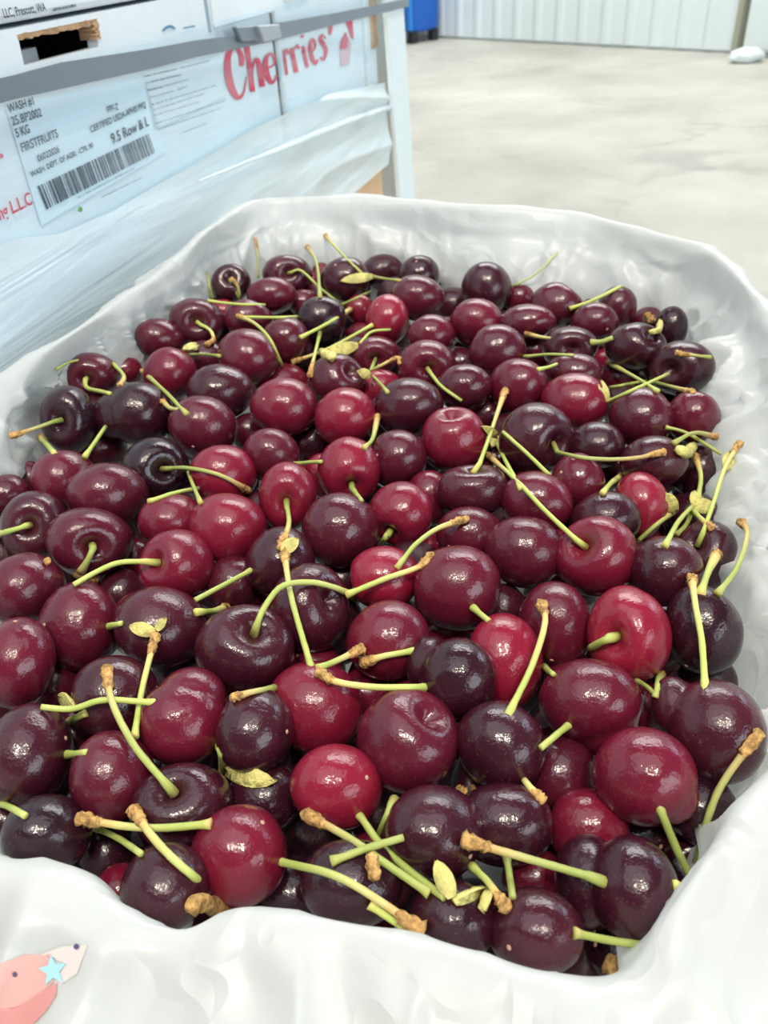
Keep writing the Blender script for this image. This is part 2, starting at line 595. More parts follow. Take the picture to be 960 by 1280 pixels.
def carton(x0, x1, z0, z1, label, mat=None, depth=0.38, bodyname='body', front=True):
    """an Empty at the carton's near lower front corner; parts in its own axes"""
    root = stack_empty('carton', x0, z0)
    tag(root, label, 'carton', 'cartons of the wrapped stack')
    w, h = x1 - x0, z1 - z0
    mt = mat or M_CARTON
    if front:
        box('body', (0.001, w - 0.001, 0.0, depth, 0.001, h - 0.001), root, mt, 0.0035)
    return root, w, h


TB = -0.031     # underside of the top tier
# top tier
c_top, w, h = carton(0.02, 0.655, TB + 0.0004, TB + 0.17, 'topmost white carton of the stack, address line printed along its lower edge')
c_top2, w, h = carton(0.662, 0.80, TB + 0.004, TB + 0.17, 'topmost white carton standing behind the address carton on the strapped stack')
c_top3, w, h = carton(face(424, 6)[0], 1.165, TB + 0.003, TB + 0.17, 'topmost white carton at the far end of the stack beside the corner board')

# second tier: the labelled carton with a torn hand hole
T2B = -0.170
SL0 = face(342.5, 70)[0]
SL1 = face(352.5, 85)[0] - 0.004
c_main, w, h = carton(0.02, SL0, T2B, TB - 0.001, 'white carton with torn hand hole, shipping label and half of a red word', front=False)


def cm(px, py):                      # photo pixel -> coordinates of the labelled carton's front
    a, z, t = face(px, py)
    return a - 0.02, z - T2B


hole = [cm(19, 37), cm(116, 20), cm(123, 61), cm(33, 80)]
hx0, hx1 = hole[0][0], hole[1][0]
hz1 = (hole[0][1] + hole[1][1]) / 2
hz0 = (hole[2][1] + hole[3][1]) / 2
hz1 = min(hz1, h - 0.003)
bm = bmesh.new()
TH = 0.007
xs, zs = [0.0, hx0, hx1, w], [0.0, hz0, hz1, h]
grid = {}
for side, y in ((0, 0.0), (1, TH)):
    for i, x in enumerate(xs):
        for j, z in enumerate(zs):
            jx = 0.0015 * math.sin(7 * i + 3 * j) if (i in (1, 2) and j in (1, 2)) else 0
            grid[side, i, j] = bm.verts.new((x + jx, y, z))
for side in (0, 1):
    for i in range(3):
        for j in range(3):
            if (i, j) == (1, 1):
                continue
            q = [grid[side, i, j], grid[side, i + 1, j], grid[side, i + 1, j + 1], grid[side, i, j + 1]]
            bm.faces.new(q if side == 0 else q[::-1])
ringi = [(1, 1), (2, 1), (2, 2), (1, 2)]
for k in range(4):
    a, b_ = ringi[k], ringi[(k + 1) % 4]
    bm.faces.new([grid[0, a[0], a[1]], grid[1, a[0], a[1]], grid[1, b_[0], b_[1]], grid[0, b_[0], b_[1]]][::-1])
outer = [(0, 0), (1, 0), (2, 0), (3, 0), (3, 1), (3, 2), (3, 3), (2, 3), (1, 3), (0, 3), (0, 2), (0, 1)]
for k in range(len(outer)):
    a, b_ = outer[k], outer[(k + 1) % len(outer)]
    bm.faces.new([grid[0, a[0], a[1]], grid[1, a[0], a[1]], grid[1, b_[0], b_[1]], grid[0, b_[0], b_[1]]])
new_obj('front_panel', bm_mesh('front_panel', bm), c_main, M_CARTON)
box('end_panel', (0, TH, TH, 0.38, 0, h), c_main, M_CARTON)
box('end_panel', (w - TH, w, TH, 0.38, 0, h), c_main, M_CARTON)
box('back_panel', (TH, w - TH, 0.373, 0.38, 0, h), c_main, M_CARTON)
box('bottom_panel', (TH, w - TH, TH, 0.373, 0, 0.006), c_main, M_CARTON)
box('lid', (TH, w - TH, TH, 0.373, h - 0.005, h - 0.0005), c_main, M_CARTON)
box('hole_shade', (hx0 - 0.06, hx1 + 0.06, 0.085, 0.09, 0.004, h - 0.008), c_main, M_DARK)  # near-black sheet, stands in for the shade inside the hand hole


def ragged_bar(name, p0, p1, t0, t1, y0, y1, mat, parent, n=26, amp=0.0018, seed=1):
    """a torn board edge along p0-p1 (front plane coords), thick t0 below / t1 above the line, uneven"""
    rnd = random.Random(seed)
    bm = bmesh.new()
    prev = None
    dx, dz = p1[0] - p0[0], p1[1] - p0[1]
    L_ = math.hypot(dx, dz)
    nx, nz = -dz / L_, dx / L_
    for k in range(n):
        f = k / (n - 1)
        cx, cz = p0[0] + dx * f, p0[1] + dz * f
        a = t0 + rnd.uniform(-amp, amp)
        c = t1 + rnd.uniform(-amp, amp) * 0.6
        ya = y0 + rnd.uniform(-amp, amp) * 0.4
        ring = [bm.verts.new((cx - nx * a, ya, cz - nz * a)), bm.verts.new((cx + nx * c, ya, cz + nz * c)),
                bm.verts.new((cx + nx * c, y1, cz + nz * c)), bm.verts.new((cx - nx * a, y1, cz - nz * a))]
        if prev:
            for q in range(4):
                bm.faces.new([prev[q], prev[(q + 1) % 4], ring[(q + 1) % 4], ring[q]])
        else:
            bm.faces.new(ring[::-1])
        prev = ring
    bm.faces.new(prev)
    bmesh.ops.recalc_face_normals(bm, faces=bm.faces)
    return new_obj(name, bm_mesh(name, bm), parent, mat)


te = ragged_bar('torn_edge', (hx0, hz1), (hx1, hz1), 0.0026, 0.0, 0.0, 0.010, M_KRAFT, c_main, seed=3, amp=0.0007)
te['label'] = 'torn brown upper edge of the hand hole'
ragged_bar('torn_edge', (hx1, hz0 + 0.004), (hx1, hz1), 0.002, 0.003, -0.001, 0.010, M_KRAFT, c_main, n=14, seed=5, amp=0.001)
box('folded_tab', (hx0 + 0.002, hx1 - 0.02, 0.03, 0.036, hz0 - 0.03, hz0 + 0.003), c_main, M_CARTON)

box('gap_shade_strip', (SL0 - 0.02 + 0.001, SL1 - 0.02 + 0.003, 0.004, 0.02, 0.001, h - 0.001), c_main, simple('dark brown gap shade', (0.07, 0.035, 0.02), 0.8, 0.2))  # dark brown strip put in so the gap between cartons reads as shaded
SEG2 = face(453.5, 30)[0]
h_main = h
c_two, w2, h2 = carton(SL1 + 0.004, SEG2, T2B, TB - 0.002, 'white strapped carton with the end of the red word and a red cherry emblem')
c_three, w3, h3 = carton(SEG2 + 0.012, 1.165, T2B, TB - 0.004, 'last white carton of the strapped tier, next to the corner board')
lx_ = lambda q: face(q, 8)[0] - (SL1 + 0.004)
box('gap_shade_block', (lx_(386), lx_(406), -0.003, 0.002, h2 - 0.014, h2 + 0.003), c_two, M_INKSOFT)  # grey block coloured to stand in for a dark gap
for xa_, xb_ in ((407, 412.5), (418.5, 421.5)):
    box('brown_edge', (lx_(xa_), lx_(xb_), -0.004, 0.002, h2 - 0.014, h2 + 0.003), c_two, M_KRAFT)
box('lid_flap', (lx_(355), lx_(384), -0.0035, 0.0, h2 - 0.018, h2 + 0.002), c_two, M_CARTON, 0.001)
mx_ = lambda q: face(q, 20)[0] - 0.02
box('lid_flap', (mx_(263.5), mx_(342), -0.0035, 0.0, h_main - 0.024, h_main - 0.0005), c_main, M_CARTON, 0.001)
box('lid_seam', (mx_(257.5), mx_(261), -0.0005, 0.001, h_main - 0.026, h_main - 0.0005), c_main, M_INKSOFT)
box('brown_edge', (w3 - 0.03, w3 - 0.006, -0.003, 0.004, 0.045, h3), c_three, M_KRAFT)

T3B = -0.305
carton(0.02, 0.70, T3B, T2B - 0.001, 'white carton in the third tier, behind the wrap above the bag')
c_tan, wt, ht = carton(0.703, 1.16, T3B - 0.08, T2B - 0.001, 'tan unprinted carton showing below the edge of the stretch film', mat=M_TAN)
for zi, (za, zb) in enumerate(((-0.44, T3B - 0.001), (-0.575, -0.441), (-0.71, -0.576), (-0.855, -0.711))):
    ordn = ('fourth', 'fifth', 'sixth', 'bottom')[zi]
    carton(0.02, 0.70, za, zb, 'white near carton in the %s tier of the stack, behind the bag' % ordn)
    if zi > 0:
        carton(0.703, 1.15, za, zb, 'white far carton in the %s tier of the stack, under the tan carton' % ordn)
carton(0.703, 1.15, -0.44, T3B - 0.081, 'white far carton directly under the tan carton')


def pallet(name, loc, rot, lx, ly, label):
    root = empty(name, loc, rot)
    tag(root, label, 'pallet')
    n = 7
    for k in range(n):
        x = lx * k / (n - 1)
        box('deck_board', (min(x, lx - 0.09), min(x, lx - 0.09) + 0.09, 0, ly, 0.12, 0.14), root, M_WOOD, 0.002)
    for y in (0.0, ly / 2 - 0.045, ly - 0.09):
        box('stringer', (0, lx, y, y + 0.09, 0.022, 0.12), root, M_WOOD, 0.002)
    for y in (0.0, ly - 0.09):
        box('base_board', (0, lx, y, y + 0.09, 0.0, 0.022), root, M_WOOD, 0.002)
    return root


pallet('pallet', (*(STACK_O + Vector((DIRV[0] * 0.0, DIRV[1] * 0.0, 0)))[:2], 0.0), SROT, 1.18, 0.40, 'wooden pallet under the wrapped stack of cartons')

# print on the carton fronts ----------------------------------------------------------------------
OFFS = 0.0008


def flat_mesh(name, polys, parent, mat, y=-OFFS):
    """polys: list of vertex loops in front-plane (x, z) coordinates"""
    vs, fs = [], []
    for p in polys:
        b0 = len(vs)
        vs += [(x, y, z) for (x, z) in p]
        fs.append(tuple(range(b0, b0 + len(p))))
    me = mesh_from(name, vs, fs, smooth=False)
    return new_obj(name, me, parent, mat)


def fit_text(name, s, c0, c1, cap, parent, mat, y=-OFFS, bold=0.0):
    """text whose baseline runs c0 -> c1 (front-plane coords), capitals cap metres high"""
    cu = bpy.data.curves.new(name, 'FONT')
    cu.body = s
    cu.size = 1.0
    cu.resolution_u = 3
    cu.offset = bold + 0.012
    tmp = bpy.data.objects.new('tmp', cu)
    COL.objects.link(tmp)
    dg = bpy.context.evaluated_depsgraph_get()
    me = bpy.data.meshes.new_from_object(tmp.evaluated_get(dg))
    bpy.data.objects.remove(tmp)
    me.name = name
    n = len(me.vertices)
    co = np.empty(n * 3)
    me.vertices.foreach_get('co', co)
    co = co.reshape(-1, 3)
    x0, x1 = co[:, 0].min(), co[:, 0].max()
    f = (co[:, 0] - x0) / (x1 - x0)
    new = np.stack([c0[0] + f * (c1[0] - c0[0]), np.full(n, y), c0[1] + f * (c1[1] - c0[1]) + co[:, 1] / 0.70 * cap * 1.25], axis=1)
    me.vertices.foreach_set('co', new.ravel())
    me.materials.clear()
    me.materials.append(mat)
    me.update()
    return new_obj(name, me, parent)


def cap_m(px, py, cap):             # pixel height of a letter -> metres on the face there
    return face(px, py - cap / 2)[1] - face(px, py + cap / 2)[1]


def local(root, px, py):
    a, z, t = face(px, py)
    o = Vector((root.location.x, root.location.y, root.location.z))
    d = o - STACK_O
    return a - (d.x * DIRV[0] + d.y * DIRV[1]), z - d.z


def put_text(root, s, p0, p1, cap, mat=None, bold=0.0, name='printed_text'):
    return fit_text(name, s, local(root, *p0), local(root, *p1), cap_m(*p0, cap), root, mat or M_INK, bold=bold, y=-OFFS * 2)


def zz(x, y, k=3.2, ox=0, oy=0):
    return ox + x / k, oy + y / k


put_text(c_top, 'LLC, Prescott, WA', (2, 22.5), (55, 13.5), 9.5, M_INK, 0.004)

# shipping label and second label
lab = [(-12, 116), (180, 78), (205, 192), (12, 300)]
flat_mesh('shipping_label', [[local(c_main, *p) for p in ((5, 134), (50, 282), (206, 190), (179, 96))]], c_main, M_LABEL, y=-OFFS)
flat_mesh('ingredient_label', [[local(c_main, *p) for p in ((177, 90), (191, 163), (281, 120), (272, 70))]], c_main, M_CARTON, y=-OFFS)
for s, a, b_, cap in (('WASH #1', (8, 141), (40, 130.5), 9), ('25.BP2002', (13, 157), (50, 145), 9.5), ('5 KG', (18, 172), (35, 165.5), 9.5),
                      ('FIRSTFRUITS', (25, 190), (70.5, 171), 9.5), ('06022026', (45, 202.5), (72, 190), 7.5),
                      ('WASH. DEPT. OF AGRI. -CTR. 90', (36, 221.5), (114, 184), 6), ('FFF-Z', (132.5, 141.5), (146, 136.5), 7),
                      ('CERTIFIED USDA-APHIS PPQ', (111, 166), (180, 134), 7), ('9.5 Row & L', (138, 180), (184, 156.5), 11)):
    put_text(c_main, s, a, b_, cap, M_INK, 0.004)
# bar code
rnd = random.Random(12)
tl, tr, br, bl = [local(c_main, *zz(*p)) for p in ((140, 745), (592, 532), (618, 608), (178, 838))]
bars = []
u = 0.0
while u < 0.985:
    bw = rnd.choice((0.005, 0.005, 0.010, 0.015, 0.010))
    bars.append([(tl[0] + (tr[0] - tl[0]) * q + ((bl[0] - tl[0]) * (1 - q) + (br[0] - tr[0]) * q) * v,
                  tl[1] + (tr[1] - tl[1]) * q + ((bl[1] - tl[1]) * (1 - q) + (br[1] - tr[1]) * q) * v) for q, v in ((u, 0), (u + bw, 0), (u + bw, 1), (u, 1))])
    u += bw + rnd.choice((0.005, 0.005, 0.010, 0.014))
flat_mesh('bar_code', bars, c_main, M_INK, y=-OFFS * 2)


def greek(root, lines, mat, h_px, seed):
    """rows of print too small to read: short dashes of uneven length"""
    rnd = random.Random(seed)
    polys = []
    for (p0, p1) in lines:
        c0, c1 = local(root, *p0), local(root, *p1)
        hh = cap_m(*p0, h_px)
        u = 0.0
        while u < 1.0:
            wv = min(rnd.uniform(0.010, 0.035), 1.0 - u)
            x0, x1 = c0[0] + (c1[0] - c0[0]) * u, c0[0] + (c1[0] - c0[0]) * (u + wv)
            z0, z1 = c0[1] + (c1[1] - c0[1]) * u, c0[1] + (c1[1] - c0[1]) * (u + wv)
            k = rnd.uniform(0.65, 1.0)
            polys.append([(x0, z0), (x1, z1), (x1, z1 + hh * k), (x0, z0 + hh * k)])
            u += wv + rnd.choice((0.008, 0.008, 0.022))
    return flat_mesh('small_print', polys, root, mat, y=-OFFS * 2.2)


q3 = lambda x, y: (160 + x / 6.857, 60 + y / 6.857)
greek(c_main, [(q3(120, 250), q3(405, 185)), (q3(135, 308), q3(445, 232)), (q3(150, 370), q3(290, 335))], M_INK, 2.1, 1)
greek(c_main, [(q3(430, 178), q3(690, 112)), (q3(300, 330), q3(500, 275)), (q3(165, 432), q3(375, 372)), (q3(410, 362), q3(490, 335)), (q3(185, 492), q3(740, 325)),
               (q3(195, 540), q3(640, 395)), (q3(200, 585), q3(600, 465)), (q3(215, 655), q3(820, 455)), (q3(235, 705), q3(780, 520)), (q3(430, 740), q3(660, 650))], M_INKSOFT, 2.0, 2)
greek(c_main, [(zz(300, 795), zz(530, 675)), (zz(400, 790), zz(560, 712))], M_INKSOFT, 2.2, 3)
greek(c_top, [((63, 14.5), (92, 8.5))], M_INK, 4.5, 4)


def stroke(pts):
    """ribbon polygon along (x, y, width) points given in enlarged photo coordinates; returns quads in photo pixels"""
    P = [np.array(p[:2], float) for p in pts]
    Wd = [p[2] for p in pts]
    # refine
    R, Ww = [], []
    n = len(P)
    for i in range(n - 1):
        p0, p1, p2, p3 = P[max(i - 1, 0)], P[i], P[i + 1], P[min(i + 2, n - 1)]
        for k in range(5):
            t = k / 5
            R.append(0.5 * ((2 * p1) + (p2 - p0) * t + (2 * p0 - 5 * p1 + 4 * p2 - p3) * t * t + (3 * p1 - p0 - 3 * p2 + p3) * t ** 3))
            Ww.append(Wd[i] + (Wd[i + 1] - Wd[i]) * t)
    R.append(P[-1])
    Ww.append(Wd[-1])
    L_, Rr = [], []
    for i in range(len(R)):
        d = R[min(i + 1, len(R) - 1)] - R[max(i - 1, 0)]
        d = d / (np.linalg.norm(d) + 1e-9)
        nn = np.array([-d[1], d[0]]) * Ww[i] * 0.62
        L_.append(R[i] + nn)
        Rr.append(R[i] - nn)
    return [[L_[i], L_[i + 1], Rr[i + 1], Rr[i]] for i in range(len(R) - 1)]


def letters(root, strokes, name, mat, z5=(5.333, 270, 20)):
    polys = []
    for s in strokes:
        for q in stroke(s):
            polys.append([local(root, z5[1] + p[0] / z5[0], z5[2] + p[1] / z5[0]) for p in q])
    return flat_mesh(name, polys, root, mat, y=-OFFS)


letters(c_main, [
    [(165, 335, 22), (166, 275, 30), (142, 222, 20), (105, 212, 22), (78, 260, 32), (72, 340, 38), (86, 440, 42), (118, 520, 36), (150, 545, 20), (180, 510, 12), (194, 440, 8), (198, 405, 6)],
    [(198, 195, 30), (215, 300, 28), (240, 505, 28)],
    [(237, 400, 8), (248, 310, 12), (270, 290, 22), (286, 345, 30), (305, 472, 30)],
    [(332, 352, 8), (386, 320, 9), (378, 268, 18), (350, 252, 14), (326, 300, 28), (332, 380, 32), (360, 440, 26), (386, 430, 12), (400, 390, 8)],
], 'printed_word', M_RED)
letters(c_two, [
    [(449, 224, 14), (457, 300, 15), (468, 392, 15)], [(454, 246, 7), (466, 222, 12), (476, 240, 20), (477, 256, 12)],
    [(500, 212, 22), (514, 290, 24), (532, 376, 26)],
    [(518, 226, 7), (534, 196, 11), (544, 208, 20), (545, 222, 12)],
    [(576, 200, 18), (589, 270, 20), (606, 342, 20)], [(566, 128, 18), (576, 144, 20)],
    [(624, 252, 8), (656, 214, 10), (650, 165, 16), (632, 158, 12), (622, 210, 22), (640, 290, 24), (660, 315, 18), (676, 290, 8)],
    [(726, 150, 10), (706, 125, 10), (690, 150, 20), (710, 188, 26), (730, 230, 22), (714, 290, 12), (690, 275, 10)],
    [(762, 52, 30), (755, 124, 12)],
], 'printed_word', M_RED)
q6 = lambda x, y: (400 + x / 6, y / 6)
flat_mesh('cherry_emblem', [[local(c_two, *q6(*p)) for p in ((180, 150), (240, 145), (250, 300), (228, 285), (205, 205))],
                            [local(c_two, *q6(*p)) for p in ((142, 375), (150, 310), (188, 238), (212, 295), (196, 362))]], c_two, M_RED)
flat_mesh('emblem_faded', [[local(c_two, *q6(*p)) for p in ((146, 385), (205, 362), (222, 300), (232, 330), (215, 480), (150, 500))]], c_two, M_REDFADE)
put_text(c_main, 'ng L.L.C', (-3, 275), (38, 254.5), 14.5, M_RED, 0.006)
flat_mesh('red_dot', [[local(c_main, 0 + 3 * math.cos(t), 195 + 3.2 * math.sin(t)) for t in [k * math.pi / 6 for k in range(12)]]], c_main, M_RED)
# top of a blue printed mark above the strap
q1 = lambda x, y: (x / 3.2, y / 3.2)
polys = []
for s in ([(648, 126, 4), (660, 112, 9), (680, 106, 9), (697, 116, 6)], [(730, 113, 4), (776, 104, 5)]):
    for q in stroke(s):
        polys.append([local(c_main, *q1(*p)) for p in q])
flat_mesh('blue_mark', polys, c_main, M_BLUEINK)
lf = new_obj('leaf_scrap', mesh_from('leaf_scrap', [(-.004, -.001, 0), (0, -.0014, -.003), (.004, -.001, 0), (.001, -.0015, .004), (-.004, .0006, 0), (0, .0006, -.003), (.004, .0006, 0), (.001, .0006, .004)],
                                      [(0, 1, 2, 3), (7, 6, 5, 4), (0, 4, 5, 1), (1, 5, 6, 2), (2, 6, 7, 3), (3, 7, 4, 0)], False), None, M_GREEN)
la, lz, lt_ = face(88, 262)
lf.location = STACK_O + Vector((DIRV[0] * la + NRM[0] * 0.0062, DIRV[1] * la + NRM[1] * 0.0062, lz))
lf.rotation_euler = (0, 0, SROT)
lf.scale = (0.5, 0.7, 0.45)
tag(lf, 'tiny green leaf scrap on the film below the bar code', 'leaf')


# stretch film, strap, corner board ------------------------------------------------------------------
def sheet_on_face(name, x0, x1, ztop, zbot, nx, nz, mat, off, amp, seed, parent=None, slant=0.16):
    vs, fs = [], []
    for i in range(nx + 1):
        x = x0 + (x1 - x0) * i / nx
        zt, zb = ztop(x), zbot(x)
        for j in range(nz + 1):
            f = j / nz
            z = zt + (zb - zt) * f
            s = noise.noise(Vector((x * 1.7 + seed, (z + slant * x) * 20.0, 0.0))) + 0.5 * noise.noise(Vector((x * 4.0, (z + slant * x) * 52.0, seed)))
            ridge = max(0.0, 1 - abs(noise.noise(Vector((x * 1.1, (z + slant * x) * 9.0, seed + 7)))) * 7) ** 2
            y = -off - amp * (0.5 + 0.5 * s) - amp * 1.4 * ridge
            vs.append((x, y, z))
    for i in range(nx):
        for j in range(nz):
            a = i * (nz + 1) + j
            fs.append((a, a + 1, a + nz + 2, a + nz + 1))
    o = new_obj(name, mesh_from(name, vs, fs), parent, mat)
    return o


film = empty('stretch_film', STACK_O, SROT)
tag(film, 'clear blue-tinted stretch film wrapped round the carton stack', 'film')
P = face
z_of = lambda a, b_: (lambda x: P(*a)[1] + (P(*b_)[1] - P(*a)[1]) * (x - P(*a)[0]) / (P(*b_)[0] - P(*a)[0]))
sheet_on_face('film_layer', 0.0, 1.14, lambda x: T2B + 0.118, lambda x: -0.16, 120, 40, M_FILM1, 0.0035, 0.0016, 3, film)
FB = [(-60, 640), (250, 400), (390, 275), (428, 246), (455, 225), (478, 205), (496, 188)]
FT = [(-60, 325), (0, 298), (60, 292), (130, 262), (210, 215), (300, 160), (400, 118), (490, 100)]
sheet_on_face('film_fold', 0.0, 1.165, lambda x: float(np.interp(x, [P(*q)[0] for q in FT], [P(*q)[1] for q in FT])), lambda x: float(np.interp(x, [P(*q)[0] for q in FB], [P(*q)[1] for q in FB])), 150, 60, M_FILM2, 0.0055, 0.005, 11, film)
# rolled up edge of the film
rp_pts = [(P(230, 226)[0], P(230, 226)[1]), (P(330, 188)[0], P(330, 188)[1]), (P(422, 152)[0], P(422, 152)[1]), (P(488, 130)[0], P(488, 130)[1])]


def tube(name, pts, radii, parent, mat, seg=8, along=None, lumpy=0.0, seed=0, cap=True):
    pts = [Vector(p) for p in pts]
    n = len(pts)
    vs, fs, tv = [], [], []
    t0 = (pts[1] - pts[0]).normalized()
    up = t0.orthogonal().normalized()
    for i in range(n):
        t = (pts[min(i + 1, n - 1)] - pts[max(i - 1, 0)]).normalized()
        up = (up - t * up.dot(t))
        if up.length < 1e-6:
            up = t.orthogonal()
        up.normalize()
        sd = t.cross(up)
        for k in range(seg):
            a = 2 * math.pi * k / seg
            r = radii[i]
            if lumpy:
                r *= 1 + lumpy * noise.noise(Vector((math.cos(a) * 1.5 + seed, math.sin(a) * 1.5, i * 0.9 + seed)))
            vs.append(pts[i] + (up * math.cos(a) + sd * math.sin(a)) * r)
            tv.append(along[i] if along is not None else 0)
    for i in range(n - 1):
        for k in range(seg):
            a, b_ = i * seg + k, i * seg + (k + 1) % seg
            fs.append((a, b_, b_ + seg, a + seg))
    if cap:
        fs.append(tuple(range(seg))[::-1])
        fs.append(tuple((n - 1) * seg + k for k in range(seg)))
    me = mesh_from(name, vs, fs)
    if along is not None:
        at = me.attributes.new('along', 'FLOAT', 'POINT')
        at.data.foreach_set('value', np.array(tv, np.float32))
    return new_obj(name, me, parent, mat)


pts = []
for i in range(len(rp_pts) - 1):
    for k in range(8):
        f = k / 8
        pts.append((rp_pts[i][0] + (rp_pts[i + 1][0] - rp_pts[i][0]) * f, -0.012, rp_pts[i][1] + (rp_pts[i + 1][1] - rp_pts[i][1]) * f))
M_ROPE = film_material('rolled film edge', 0.85, (0.84, 0.93, 0.96))
tube('rolled_edge', pts, [0.0006 + 0.0030 * min(1, 2.0 * i / len(pts)) for i in range(len(pts))], film, M_ROPE, 8, lumpy=0.35)

post = empty('corner_board', STACK_O, SROT)
tag(post, 'white cardboard corner board upright at the far end of the carton stack', 'corner board')
bm = bmesh.new()
xp0, xp1 = P(486, 60)[0], P(499, 60)[0]
tb, lean = P(512, 250)[1], P(497, 250)[0] - P(484, 0)[0]
vs = []
zb_, zt_ = -0.66, 0.12
for (x, y) in ((1.175, -0.018), (1.270, -0.018), (1.270, 0.060), (1.264, 0.060), (1.264, -0.012), (1.175, -0.012)):
    vs.append((bm.verts.new((x + 0.055, y, zb_)), bm.verts.new((x - 0.045, y, zt_))))
for k in range(6):
    a, b_ = vs[k], vs[(k + 1) % 6]
    bm.faces.new((a[0], b_[0], b_[1], a[1]))
bm.faces.new([v[0] for v in vs][::-1])
bm.faces.new([v[1] for v in vs])
bmesh.ops.recalc_face_normals(bm, faces=bm.faces)
new_obj('angle_board', bm_mesh('angle_board', bm), post, M_POST)

strap = empty('packing_strap', STACK_O, SROT)
tag(strap, 'flat grey plastic strap drawn tight round the carton stack', 'strap')
up_px = [(0, 94), (60, 78.5), (175, 61), (230, 51), (280, 45), (330, 30), (402, 18), (470, 3), (492, -2)]
dn_px = [(0, 124), (60, 111), (175, 86), (230, 72), (280, 62), (333, 51), (402, 33), (470, 14), (492, 9)]
top = [P(*p) for p in [(-60, 108)] + up_px]
bot = [P(*p) for p in [(-60, 140)] + dn_px]
vs, fs = [], []
for (a, b_) in zip(top, bot):
    ys = -0.0095 if a[0] < P(440, 10)[0] else -0.0215
    vs += [(a[0], ys, a[1]), (b_[0], ys, b_[1]), (a[0], ys + 0.0015, a[1]), (b_[0], ys + 0.0015, b_[1])]
for i in range(len(top) - 1):
    k = 4 * i
    fs += [(k, k + 1, k + 5, k + 4), (k + 2, k + 6, k + 7, k + 3), (k, k + 4, k + 6, k + 2), (k + 1, k + 3, k + 7, k + 5)]
new_obj('strap_band', mesh_from('strap_band', vs, fs, False), strap, M_STRAP)


def strap_piece(name, px, y0, y1, mat):
    q = [P(*p) for p in px]
    vs = [(a[0], y0, a[1]) for a in q] + [(a[0], y1, a[1]) for a in q]
    n = len(q)
    fs = [tuple(range(n)), tuple(range(n, 2 * n))[::-1]] + [(k, k + n, (k + 1) % n + n, (k + 1) % n) for k in range(n)]
    bm = bmesh.new()
    me0 = mesh_from(name, vs, fs, False)
    bm.from_mesh(me0)
    bpy.data.meshes.remove(me0)
    bmesh.ops.recalc_face_normals(bm, faces=bm.faces)
    bmesh.ops.bevel(bm, geom=list(bm.edges), offset=0.0008, segments=1, affect='EDGES')
    return new_obj(name, bm_mesh(name, bm), strap, mat)


strap_piece('strap_tail', [(274, 34), (302, 33), (305, 51), (283, 53)], -0.014, -0.0095, M_STRAP)
strap_piece('seal_clip', [(297, 33), (325, 31), (329, 48), (306, 54)], -0.018, -0.0078, M_CLIP)

